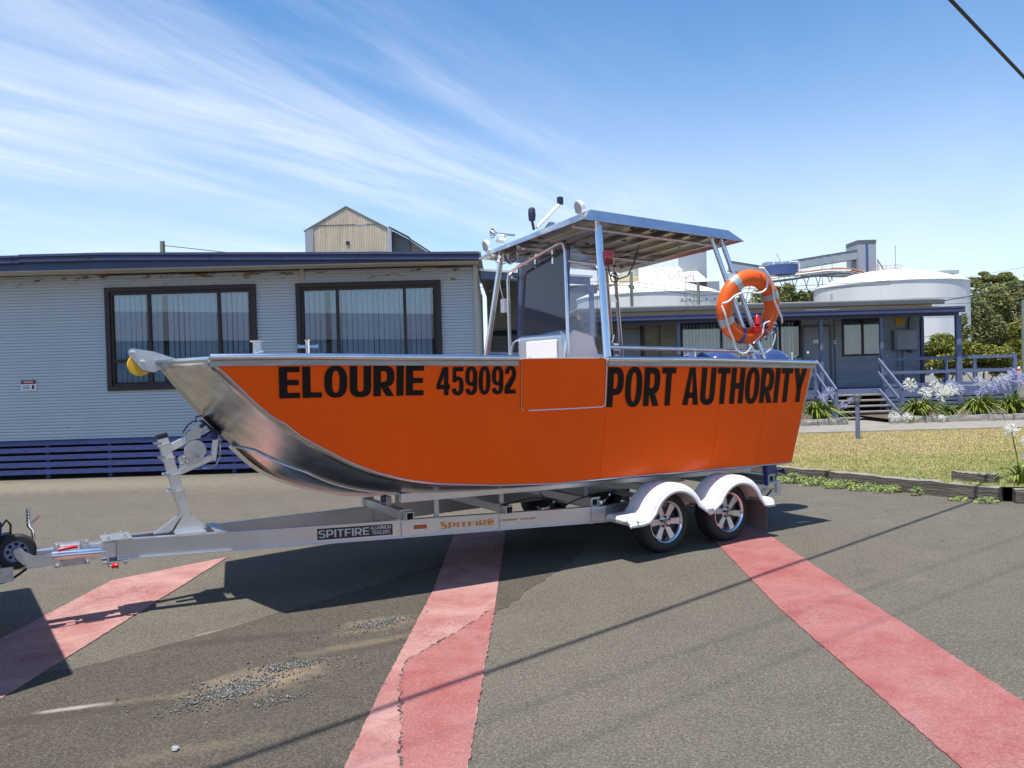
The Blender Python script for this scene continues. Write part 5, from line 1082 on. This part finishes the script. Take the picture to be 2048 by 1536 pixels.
agap((11.1,21.7,.17), 190, 1.05, [(-.35,-.1,.90,.22,W_),(.12,.0,.66,.21,W_),(.42,.1,.82,.18,W_),(.52,-.1,.58,.20,W_),(.75,-.1,.72,.22,W_)], 'leafy agapanthus clump with five white heads right of the stairs', 1., .026)
agap((11.95,21.9,.17), 60, .70, [(.0,.1,.66,.22,W_),(-.15,.2,.74,.18,W_),(.2,.2,.86,.17,B_)], 'small agapanthus clump with white and one lilac head beside the veranda post', 1., .024)
agap((12.75,21.8,.17), 220, 1.1, [(.0,-.1,.62,.17,B_),(.25,.1,.80,.18,P_),(.5,0,.78,.22,B_),(.1,.2,.92,.18,P_),(.7,.1,.98,.19,P_),(-.5,.1,.72,.17,P_)], 'broad agapanthus clump with fading lilac heads under the right end railing', 1., .026)
agap((13.75,21.9,.17), 190, 1.1, [(-.4,0,.78,.21,P_),(-.1,.1,.86,.2,B_),(.2,0,.94,.22,B_),(.05,.1,1.1,.19,B_),(.5,0,.70,.2,P_),(.55,-.3,.55,.2,W_),(-.6,0,.66,.2,B_)], 'agapanthus clump with mixed lilac and white heads at the far right of the bed', 1., .026)
agap((10.45,20.95,.10), 12, .35, [(-.45,0,.16,.17,W_),(-.1,0,.14,.15,W_),(.7,-.2,.1,.12,W_)], 'white agapanthus heads drooping onto the path at the foot of the stairs')
agap((14.6,22.2,.17), 140, 1.0, [(-.3,0,.85,.2,B_),(.1,.1,.95,.2,P_)], 'agapanthus clump with two lilac heads past the end of the railing', 1., .026)
agap((6.28,9.85,.19), 46, .55, [(-.16,-.05,.66,.10,W_),(.03,-.02,.52,.085,W_),(-.02,-.12,.33,.08,B_),(.03,-.16,.24,.065,P_)], 'near agapanthus with a tall white flower head at the right edge of the photo', .8, .018)
def weed(loc, n, r, h, label):
    o = thing('weed', label, 'weed', loc, 0, 'weeds along the sleepers'); m = MB()
    for i in range(n):
        a = random.uniform(0,2*pi); rr = r*sqrt(random.random()); x, y = rr*cos(a)*1.3, rr*sin(a)*.7; z = h*random.uniform(.1,1)*(1-.5*rr/r); l = random.uniform(.018,.045); d = Vector((random.gauss(0,1),random.gauss(0,1),random.gauss(0,.6))).normalized(); e = d.orthogonal().normalized()*l*.35
        p = Vector((x,y,z)); m.add([p-d*l*.5,p+e,p+d*l*.5,p-e],[(0,1,2,3)])
    m.build('leaves', weedm, o, fix=False); m = MB()
    for i in range(8): a = random.uniform(0,2*pi); m.tube([(0,0,0),(r*.4*cos(a),r*.3*sin(a),h*.5),(r*.8*cos(a),r*.5*sin(a),h*.8)], .003, 4)
    m.build('stems', stemg, o); return o
kd = (K1-K0); 
labs = ['weed clump against the sleeper just right of the trailer tail lamp','second weed clump right of the trailer tail, dense and low','third weed clump from the trailer tail, bright leaves at the kerb','fourth weed clump from the trailer tail along the sleeper','fifth and thinnest weed patch at the end of the long green strip','lone spindly weed against the cracked sleeper','tiny weed where the sleeper meets the asphalt','weed tuft at the corner of the two sleepers']
for i,(t_, n, r, h) in enumerate(((.44,420,.20,.16),(.52,420,.20,.14),(.60,380,.20,.15),(.67,300,.18,.12),(.73,220,.16,.13),(.81,60,.07,.16),(.92,70,.10,.06),(.985,90,.12,.10))):
    p = K0+kd*t_+Vector((-.17,-.13,0)); weed((p.x,p.y,ground_z(p.x,p.y)), n, r, h, labs[i])
# ================================================================ trees and shrubs
def tree(name, label, base, clumps, n, size, mat, trunk, cat='tree', group=None, tr_=.16):
    o = thing(name, label, cat, base, 0, group)
    leaf_cloud(clumps, int(n*1.3), size*.85, 'crown', mat, o)
    m = MB()
    for pts, r in trunk: m.tube(pts, [r*(1-.75*i/max(1,len(pts)-1)) for i in range(len(pts))], 7)
    m.build('trunk', bark, o, smooth=True); return o
def blob(cx, cy, cz, rx, ry, rz, n, k=.45):
    o = []
    for i in range(n):
        d = rng.normal(size=3); d /= np.linalg.norm(d); q = rng.random()**.4
        s = k*(.6+.7*rng.random()); o.append((cx+d[0]*rx*q, cy+d[1]*ry*q, cz+d[2]*rz*q, rx*s, ry*s, rz*s))
    return o
tree('shrub','wide spiky green shrub behind the veranda corner post','' and (0,0,0) or (20.6,38,-.25), blob(0,0,2.25,1.5,1.3,1.15,30,.26)+blob(.9,0,3.3,.5,.5,.8,8,.3), 13000, .085, leaf_br, [([(0,0,0),(.1,0,1.0),(.3,0,2.6)],.10),([(.1,0,.3),(-.7,0,1.8)],.06),([(.1,0,.4),(.9,.1,2.4)],.06),([(0,0,.5),(-.3,.3,2.6)],.05)], 'shrub', 'shrubs behind the veranda')
tree('shrub','rounded yellow green shrub behind the end railing of the veranda', (22.6,38.5,-.25), blob(0,0,1.95,1.6,1.3,.8,28,.28), 12000, .085, leaf_br, [([(0,0,0),(.1,0,.8),(.2,0,1.8)],.09),([(.1,0,.3),(-.8,0,1.4)],.05),([(.1,0,.3),(.9,.1,1.5)],.05)], 'shrub', 'shrubs behind the veranda')
G = 'trees beyond the car park'
T_ = [
 ('broad dark tree directly right of the white tank', (47.0,80,-.25), blob(0,0,4.2,2.2,2.6,3.3,22,.4), 9000, leaf_dk, 5.5),
 ('full green tree behind the rounded shrub', (49.6,82,-.25), blob(0,0,4.3,2.8,2.8,3.8,28,.38), 12000, leaf_md, 6),
 ('tall dark tree left of the timber street pole', (52.2,84,-.25), blob(0,0,4.6,2.8,2.8,4.2,28,.38), 12000, leaf_dk, 6),
 ('dark tree behind the timber street pole', (53.6,81,-.25), blob(0,0,4.4,2.8,2.8,4.0,26,.38), 11000, leaf_dk, 6),
 ('pale green tree cut by the right edge of the photo', (48.2,74,-.25), blob(0,0,2.6,1.7,1.7,2.0,18,.4), 6500, leaf_br, 4),
 ('tree at the far right edge beyond the pole', (57.5,84,-.25), blob(0,0,4.6,3.0,2.8,4.4,26,.38), 9000, leaf_md, 6)]
QS = 1.55
def grow(cl): return [tuple(q*QS for q in c) for c in cl]
for lab, base, cl, n, mt, th in T_: base = (base[0]*QS, base[1]*QS, base[2]); cl = grow(cl); th *= QS; n = int(n*2.0); tree('broadleaf_tree', lab, base, cl, n, .27, mt, [([(0,0,0),(.1,0,th*.5),(.2,0,th)],.25),([(0,0,th*.4),(1.2,.2,th*.8)],.12),([(0,0,th*.4),(-1.2,.2,th*.85)],.12)], group=G)
GM = [
 ('umbrella-crowned gum rising above the trees, left of the pair', (54.6,92,-.25), blob(-.6,0,10.2,1.9,1.4,.75,12,.42)+blob(-1.9,0,9.2,.8,.8,.5,4,.5)+blob(-2.4,0,8.4,.8,.7,.45,4,.5), 5200, leaf_md, [([(0,0,0),(0,0,6),(-.2,0,8.6),(-.6,0,10.2)],.22),([(0,0,7),(-1.3,0,8.6),(-1.9,0,9.2)],.10)]),
 ('round-crowned gum rising above the trees, right of the pair', (57.0,92,-.25), blob(-.2,0,9.9,1.6,1.3,1.05,12,.45)+blob(.9,0,9.0,.9,.8,.6,5,.5), 5200, leaf_md, [([(0,0,0),(-.3,0,6),(-.5,0,8.4),(-.2,0,9.9)],.22),([(-.4,0,7.6),(.6,0,8.6),(.9,0,9.0)],.10)]),
 ('dark gum crown at the right edge above the treetops', (60.6,92,-.25), blob(0,0,9.8,1.9,1.6,1.3,14,.42)+blob(-1.2,0,8.3,1.2,1.0,.7,6,.45), 5600, leaf_dk, [([(0,0,0),(-.2,0,5),(0,0,9.8)],.24),([(-.1,0,6.5),(-1.2,0,8.3)],.11)]),
 ('thin distant gum just right of the white tank rim', (54.6,96,-.25), blob(.2,0,8.2,1.2,1.0,.55,8,.42)+blob(-1.2,0,7.9,.8,.8,.6,5,.45), 2600, leaf_dk, [([(0,0,0),(.1,0,5),(.2,0,8.1)],.14),([(.1,0,5.5),(-1.1,0,7.8)],.07)])]
for lab, base, cl, n, mt, tk in GM: tree('gum_tree', lab, (base[0]*QS,base[1]*QS,base[2]), grow(cl), int(n*1.6), .26, mt, [([tuple(q*QS for q in p) for p in pts], r*QS) for pts, r in tk], group='gum trees above the treetops')
FT = [('dark tree mass under the conveyor truss, behind the life ring', (43.2,140,-.3), blob(0,0,9.5,3.6,3,5.0,26,.4), 7000, leaf_dk),
 ('gum with loose crown under the conveyor truss', (48.3,142,-.3), blob(0,0,12.2,3.0,3,4.0,18,.36)+blob(0,0,5.5,3.4,3,3.5,14,.4), 8000, leaf_md),
 ('gum left of the large white tank', (52.6,142,-.3), blob(-.5,0,11.6,2.3,2.2,2.8,16,.38)+blob(0,0,5.5,3.0,3,3.5,12,.4), 7000, leaf_dk),
 ('distant gum behind the truss end and the tank rim', (58.5,150,-.3), blob(0,0,14.0,2.6,2.2,1.8,12,.4)+blob(0,0,8,2,2,4,8,.4), 4000, leaf_dk)]
for lab, base, cl, n, mt in FT: tree('gum_tree', lab, base, cl, n, .40, mt, [([(0,0,0),(.2,0,6),(0,0,11)],.3),([(.1,0,5),(1.4,0,9)],.14),([(.1,0,5),(-1.5,0,9)],.14)], group='gum trees under the conveyor')
# ================================================================ street things far right
bo = [1850,1866,1882,1928,1942,1985,1998,2013,2027,2041]; bx = [(p-1024)/1598*110-.2 for p in bo]
bsrc = None
ordn = ['first','second','third','fourth','fifth','sixth','seventh','eighth','ninth','tenth']
for i, x in enumerate(bx):
    o = thing('road_bollard', 'cream and red road bollard, %s from the left in the row across the road' % ordn[i], 'bollard', (x,110,-.25), 0, 'red and cream bollards across the road')
    if bsrc is None:
        b1_ = MB().lathe([(.20,0),(.20,.32)],12,(0,0,0)).build('bollard_base', bolr, o, smooth=True); b2_ = MB().lathe([(.20,.322),(.20,.92),(.15,1.0),(0,1.02)],12,(0,0,0)).build('bollard_top', bolw, o, smooth=True); bsrc = (b1_,b2_)
    else: share(bsrc[0],'bollard_base',o); share(bsrc[1],'bollard_top',o)
fe = thing('boundary_fence', 'low dark green fence behind the road bollards', 'fence', (0,118,-.25))
for k in range(14): x = 66+k*1.6; B('fence_panel', M('fence_green', (.05,.07,.06), .7), fe, x,x+1.55,0,.06,.15,1.5); B('fence_post', steelg, fe, x+1.55,x+1.6,-.03,.09,0,1.6)
mb = MB(); mb.grid([[(35,70,-.244),(160,70,-.244)],[(35,105,-.244),(160,105,-.244)]]); struct(mb.build('road', asphalt_mat('road_asphalt',(.16,.155,.145),(.20,.19,.175)), fix=False))
mb = MB(); mb.grid([[(35,105.2,-.24),(160,105.2,-.24)],[(35,125,-.24),(160,125,-.24)]]); struct(mb.build('verge', M('dry_verge', (.34,.28,.18), .95, var=.25, scale=.8), fix=False))
mb = MB(); mb.box(44.5,54,71.5,71.75,-.242,-.238); struct(mb.build('road_marking', whitep))
def upole(label, x, y, h, arms, mat=polegrn, r=.14):
    o = thing('utility_pole', label, 'pole', (x,y,-.3)); T('pole', mat, o, [(0,0,0),(0,0,h)], [r*1.15,r*.85], 12)
    for z, L, ang in arms:
        m = MB(); m.bar((-L*cos(ang),-L*sin(ang),z),(L*cos(ang),L*sin(ang),z),.09,.11); m.build('cross_arm', steelg, o)
        for q in (-.9,-.45,.45,.9): MB().lathe([(.02,0),(.05,.04),(.05,.1),(.03,.14),(0,.16)],8,(L*q*cos(ang),L*q*sin(ang),z+.05)).build('insulator', blackp, o)
    return o
upole('green treated power pole seen through the rear roof posts', 9.15,60,9.2,((8.0,.6,1.1),(6.1,.9,.3)))
upole('green treated power pole with one crossarm left of the life ring', 14.15,60,8.3,((6.9,1.4,.1),))
upole('green timber street pole near the right edge of the photo', 45.0,70,7.0,(), polegrn, .26)
o = upole('short dark pole top showing above the site office roof', -17.25,40,9.0,())
lg = [o2 for o2 in COL.objects if o2.name.startswith('utility_pole')]
arm_o = bpy.data.objects
mm = MB(); mm.tube([(.1,0,6.3),(2.5,0,6.5)], .05, 6); mm.tube([(.2,0,4.3),(2.6,0,5.6)], .07, 6); q_ = mm.build('pole_bracket', galv, lg[2])
def wire(label, pts, r, name='overhead_wire', grp='overhead wires'):
    q = []
    for a, b_ in zip(pts[:-1], pts[1:]):
        for k in range(12): q.append(tuple(Vector(a).lerp(Vector(b_), k/12)))
    q.append(pts[-1]); o = MB().tube(q, r, 6).build(name, cable_m, None, smooth=True); tag(o, label, 'wire', grp); return o
A, Bp = Vector((-2.47,1.94,6.5)), Vector((4.476,8.19,5.5)); dd = Bp-A
wire('thick black overhead cable crossing the top right corner', [tuple(A+dd*t_) for t_ in (-2.0,-.5,.5,1.2,2.4)], .021)
for k, (sx, sy, h, lab) in enumerate(((-.056,3.494,9.,'high thin wire above the frame casting the faint lower shadow'),(1.6,5.3,9.6,'high thin wire above the frame casting the faint right shadow'))):
    p = Vector((sx-.167*h, sy-.25*h, h)); d = Vector((1.35,1.0,0)); wire(lab, [tuple(p-d*6),tuple(p+d*9)], .005)
wire('dark service wire rising right from the veranda office roof corner', [(14.05,26,3.62),(30,42,5.9),(52,62,9.6)], .016)
wire('thin wire in front of the trees at the right', [(13.2,70,6.3),(45,70,6.6),(70,75,9.5)], .02)
wire('faint wire above the tank at the right', [(57,106,11.9),(67.3,105,13.4),(85,103,16.2)], .02)
wire('thin wire from the short pole behind the site office', [(-17.25,40,8.5),(-10,41,7.6),(-5,42,7.2)], .02)
for z in (8.2,7.9): wire('wire between the two green power poles, %s' % ('upper' if z > 8 else 'lower'), [(-3,61,z+.3),(9.15,60,z),(14.15,60,z-.9),(30,63,z-.2)], .022)
# ================================================================ storage tanks
def tank(label, x, y, R, zr, za, ribs=24, grp='white storage tanks'):
    o = thing('storage_tank', label, 'tank', (x,y,-.3), 0, grp)
    MB().lathe([(R,0),(R,zr*.25),(R,zr*.5),(R,zr*.75),(R,zr)],96,(0,0,0),cap=False).build('tank_shell', tankw, o, smooth=True)
    pr = [(R*1.012*sin(t_*pi/2) if 0 else R*1.012*(1-t_), zr+(za-zr)*(1-(1-t_)**2)) for t_ in np.linspace(0,1,10)]
    MB().lathe([(R*1.012,zr-.10)]+pr[:-1]+[(0,za)],96,(0,0,0)).build('tank_roof', tankw, o, smooth=True)
    for k in range(ribs):
        a = 2*pi*k/ribs+.07; m = MB(); m.tube([(p[0]*cos(a),p[0]*sin(a),p[1]+.02) for p in pr], .05, 4); m.build('roof_rib', tankw, o)
    for zz in (zr*.2,zr*.4,zr*.6,zr*.8): MB().lathe([(R*1.0012,zz-.03),(R*1.0012,zz+.03)],96,(0,0,0),cap=False).build('shell_seam', concg, o, smooth=True)
    m = MB(); m.lathe([(R*1.004,zr-.3),(R*1.004,zr-.12)],96,(0,0,0),cap=False); m.build('wind_girder', tankw, o, smooth=True)
    return o
t1 = tank('large white domed storage tank on the right behind the veranda office', 52.4,110.5,9.75,12.2,14.4)
t2 = tank('white domed storage tank seen under the boat roof', 21.0,120,10.9,12.35,14.8)
m = MB()
for k in range(9): m.tube([(-3.0+k*.5,-1.5,13.9-.02*k),(-3.0+k*.5,-1.5,15.0)], .03, 4)
for z in (14.5,15.0): m.tube([(-3.0,-1.5,z),(1.0,-1.5,z)], .03, 4)
m.build('tank_top_railing', rustw, t1); T('tank_antenna', steelg, t1, [(0,-2,14.2),(0,-2,17.6)], .05, 5); B('tank_hatch', concg, t1, 5.0,7.2,-4.5,-3,13.3,13.75)
m = MB()
for k in range(13): m.tube([(-8.6+k*.55,-2,13.2+.12*k if k < 6 else 14.0),(-8.6+k*.55,-2,14.2+.2*k if k < 6 else 15.3)], .05, 4)
m.tube([(-8.6,-2,14.2),(-5.8,-2,15.3),(-2.0,-2,15.3)], .06, 4); m.tube([(-8.6,-2,13.7),(-5.8,-2,14.7),(-2.0,-2,14.7)], .06, 4)
m.build('tank_stair_railing', yelrail, t2); MB().lathe([(1.5,13.6),(1.5,17.2),(.9,17.6),(.9,18.8),(0,18.9)],16,(-2.6,3,0)).build('tank_top_vessel', M('vessel_cream', (.50,.49,.42), .6), t2, smooth=True)
m = MB()
for k in range(60): a = (random.uniform(.5,6.5),-3+random.uniform(-1,1),14+random.uniform(0,2.6)); m.tube([a,(a[0]+random.uniform(-1,1),a[1],a[2]+random.uniform(-.8,.8))], .035, 4)
for x in (3.0,4.2): m.tube([(x,-10.8,3),(x,-10.8,14.5)], .05, 4)
for k in range(12): m.tube([(3.0,-10.8,4+k*.9),(4.2,-10.8,4.9+k*.9)], .03, 4)
stuff(m.build('tank_top_pipework', steelg, t2))
lp = thing('vent_post', 'lilac vent post with a white ball cap in front of the left tank', 'post', (10.35,58,0)); T('post', M('lilac_pipe', (.46,.42,.62), .5), lp, [(0,0,0),(0,0,5.0)], .16, 10); MB().lathe([(0,4.9),(.2,5.0),(.24,5.2),(.15,5.4),(0,5.45)],12,(0,0,0)).build('post_cap', whitep, lp, smooth=True)
# ================================================================ industrial plant behind
def shed(name, label, x0, x1, y0, y1, ze, zr, wall, roof, ridge='x', cat='shed'):
    o = thing(name, label, cat, ((x0+x1)/2,y0,-.3)); hx = (x1-x0)/2; D = y1-y0
    if ridge == 'x':
        m = MB(); m.box(-hx,hx,0,D,0,ze); m.build('walls', wall, o); m = MB(); m.prism([(-.4,ze),(D/2,zr),(D+.4,ze)], lambda u,v,t: (t,u,v), -hx-.4,hx+.4); m.build('roof', roof, o)
    else:
        m = MB(); m.prism([(-hx,0),(-hx,ze),(0,zr),(hx,ze),(hx,0)], lambda u,v,t: (u,t,v), 0,D); m.build('walls', wall, o)
        for s_ in (-1,1):
            m = MB(); m.add([(s_*(hx+.3),-.4,ze-.12),(0,-.4,zr+.05),(0,D+.4,zr+.05),(s_*(hx+.3),D+.4,ze-.12)],[(0,1,2,3)]); m.build('roof', roof, o, solid=.12)
    return o
shed('industrial_shed','wide industrial shed with a white roof behind the left tank', 8.5,42,170,200,19.8,25.0, dkclad, whroof)
shed('low_shed','low shed with dark gable and white roof just behind the veranda office', 7.7,12.6,45,60,4.55,5.05, dkclad, whroof, 'y')
shed('low_shed','long low white-roofed shed beyond the veranda office roof', 12.8,26,60,75,4.9,6.0, dkclad, whroof)
tw = thing('transfer_tower', 'pale grey transfer tower behind the boat roof', 'tower', (42,180,0)); B('tower_body', concg, tw, -2.6,2.5,0,6,0,27.5); B('tower_annex', concg, tw, -6.5,5.0,-1,8,0,20.5); B('tower_roof', greyroof, tw, -2.7,2.6,-.1,6.1,27.5,27.8)
t3 = thing('transfer_tower', 'tall pale grey transfer tower with a dark glazed strip beside the right tank', 'tower', (71.6,160,0)); B('tower_body', concg, t3, -1.8,1.85,0,5.5,0,25.2); B('tower_cap', greyroof, t3, -1.84,1.89,-.05,5.55,25.2,25.9); B('glazed_strip', tankblue, t3, -.25,.25,-.06,-.005,10,25.1)
m = MB(); m.tube([(-2.2,-.5,13),(-2.2,-.5,22)], .12, 6); m.tube([(2.0,-.3,12),(2.0,-.3,22)], .09, 6); m.tube([(2.0,-.3,21.8),(4.5,-.5,17.2)], .12, 6); m.build('tower_pipework', steelg, t3)
cv = thing('conveyor_gallery', 'long grey enclosed conveyor climbing to the tall tower', 'conveyor', (0,160,0)); m = MB(); m.bar((55.8,1.5,21.2),(69.9,1.5,23.1),2.2,1.75); m.build('gallery_body', concg, cv)
m = MB(); m.bar((55.8,1.5,22.12),(69.9,1.5,24.02),2.4,.12); m.build('gallery_roof', greyroof, cv); 
for k in range(5): u = .28+.13*k; x = 55.8+14.1*u; z = 21.2+1.9*u; B('gallery_window', M('gallery_glass', (.30,.38,.36), .3), cv, x-.35,x+.35,.38,.395,z-.7,z+.6)
m = MB(); m.bar((57.5,1.5,19.75),(69.0,1.5,19.2),2,.9); m.build('gallery_lower', concg, cv)
for x in (62.4,64.4): T('light_mast', steelg, cv, [(x,-.5,17),(x,-.5,23.3)], .06, 6)
cv2 = thing('conveyor_gallery', 'grey enclosed conveyor between the two transfer towers, seen through the roof posts', 'conveyor', (0,165,0)); m = MB(); m.bar((46.0,2,22.2),(54.5,2,20.6),2.2,1.9); m.build('gallery_body', concg, cv2); m = MB(); m.bar((46.0,2,23.2),(54.5,2,21.6),2.4,.14); m.build('gallery_roof', greyroof, cv2)
bt = thing('blue_tank', 'squat blue tank on the steel platform', 'tank', (53.8,158,0)); MB().lathe([(3.05,19.0),(3.05,21.0),(2.9,21.05),(2.9,20.9)],40,(0,0,0),cap=True).build('tank_shell', tankblue, bt, smooth=True); m = MB(); m.tube([(-1.9,-1,21),(-1.3,-1,23.4),(-.2,-1,21.2)], .14, 6); m.tube([(1.2,-1,20.9),(1.2,-1,21.6),(2.9,-1,21.6),(3.2,-1,21.2),(3.2,-1,18.5)], .16, 6); m.build('tank_pipe', whitep, bt); B('tank_house', concg, bt, -2.6,1.8,1.5,4,20.8,22.0)
ts = thing('pipe_bridge', 'steel truss pipe bridge running from the blue tank to the large tank', 'bridge', (0,156,0)); tb = [(46.5,18.2),(50,18.6),(55,19.1),(60,19.7),(64,20.0),(66.5,19.8),(69,19.1),(71,18.2)]
for zo, yo, r in ((0,0,.16),(-1.0,0,.2),(-4.0,0,.13),(0,2,.14),(-1.0,2,.16)):
    if zo == -4.0: pts_ = [(x,yo,z+zo) for x,z in tb[:5]]
    else: pts_ = [(x,yo,z+zo) for x,z in tb]
    T('truss_chord', rustw if zo == 0 else steelg, ts, pts_, r, 6)
for k in range(15):
    x = 47+k*1.15; z = float(np.interp(x,[a for a,_ in tb],[b_ for _,b_ in tb])); T('truss_brace', steelg, ts, [(x,0,z-1.0),(x+(.95 if k%2 else -.95),0,z-4.0)], .09, 5)
for k in range(22): x = 47+k*1.1; z = float(np.interp(x,[a for a,_ in tb],[b_ for _,b_ in tb])); T('truss_post', steelg, ts, [(x,0,z-1.0),(x,0,z)], .06, 5)
for x in (49.5,63.0): T('truss_leg', steelg, ts, [(x,0,0),(x,0,15)], .25, 6)
T('white_pipe', whitep, ts, [(47,-.3,17.9),(55,-.3,18.8),(62,-.3,19.5),(66.5,-.3,19.4)], .18, 6)
# ---- old corrugated tower behind the site office
gt = thing('corrugated_tower', 'old stained cream corrugated tower with gable roof behind the site office', 'building', (-18.06,90,0))
cr_m, t, b = node_mat('stained_cream_corrugated'); tc = t.nodes.new('ShaderNodeTexCoord'); v = tc.outputs['Object']; mp = t.nodes.new('ShaderNodeMapping'); mp.inputs['Scale'].default_value = (1.6,1,.22); t.links.new(v, mp.inputs[0])
c = tmix(t, tr(t, tn(t, 1.1, 5, .65, mp.outputs[0]), .32, .7), (.58,.50,.39), (.40,.34,.26)); c = tmix(t, tr(t, tn(t, .8, 6, .75, mp.outputs[0]), .60, .70, 0, .8), c, (.10,.085,.065))
t.links.new(c, b.inputs['Base Color']); b.inputs['Roughness'].default_value = .8
def corr_wall(x0, x1, zt, z0, name, par, y=0., mat=cr_m):
    xs_ = np.arange(x0, x1, .095); top = [(x, y+(.03 if i%2 else -.03), zt(x)) for i,x in enumerate(xs_)]; bot = [(x,yy,z0) for x,yy,z in top]; m = MB(); m.grid([bot,top]); return m.build(name, mat, par, fix=False)
def gtop(x): return 20.65-.55*abs(x)
for z0, z1 in ((0,15.55),(15.58,18.65)): corr_wall(-4.55,4.58,lambda x,z1=z1: min(gtop(x),z1),z0,'corrugated_sheet',gt,0 if z0 else -.04)
corr_wall(-3.6,3.6,gtop,18.68,'corrugated_sheet',gt,-.05); corr_wall(-4.55,-3.7,lambda x: min(gtop(x),18.3),15.2,'corrugated_sheet',gt,-.12,concg)
for s_ in (-1,1):
    m = MB(); m.add([(0,-.15,20.78),(s_*4.85,-.15,20.78-.55*4.85),(s_*4.85,9,20.82-.55*4.85),(0,9,20.82)],[(0,1,2,3)]); m.build('tower_roof', concg, gt, solid=.08)
B('corner_flashing', concg, gt, 4.55,5.0,-.15,.3,0,18.1); B('corner_flashing', concg, gt, -4.7,-4.45,-.10,.3,0,18.1); B('side_wall', concg, gt, 4.6,4.9,.3,9,0,17.9); B('side_wall', concg, gt, -4.7,-4.6,.3,9,0,17.9); B('rear_wall', cr_m, gt, -4.6,4.6,8.9,9,0,18)
m = MB(); m.prism([(5.0,0),(5.0,18.0),(6.9,16.95),(6.9,0)], lambda u,v,t: (u,t,v), 1.0,8.5); m.build('side_gallery', greyroof, gt)
m = MB(); m.prism([(6.92,0),(6.92,16.9),(9.2,15.3),(9.6,15.0),(9.6,0)], lambda u,v,t: (u,t,v), 1.3,8.5); m.build('lean_to', M('olive_cladding', (.30,.27,.22), .8, var=.15), gt)
m = MB(); m.bar((4.7,.7,18.35),(6.95,.7,17.1),1.0,.14); m.bar((6.9,1.0,17.05),(9.75,1.0,15.1),1.0,.12); m.build('gallery_roof_edge', M('dark_flashing', (.05,.05,.055), .6), gt); B('wall_vent', blackp, gt, -.1,.3,-.1,-.08,16.4,16.8)
# ---- warehouse across the yard, behind the viewer (seen only in reflections)
wh = thing('warehouse', 'grey gabled warehouse across the yard, behind the viewer and seen only in reflections', 'building', (-14,-24,0), pi-.42)
m = MB(); m.box(-26,20,0,14,0,4.2); m.build('walls', concg, wh); m = MB(); m.prism([(-.6,4.2),(7,6.6),(14.6,4.2)], lambda u,v,t: (t,u,v), -26.5,20.5); m.build('roof', greyroof, wh)
for x in (-15,0,10): B('roller_door', dkclad, wh, x-2.2,x+2.2,-.05,.0-.003,0,3.6)
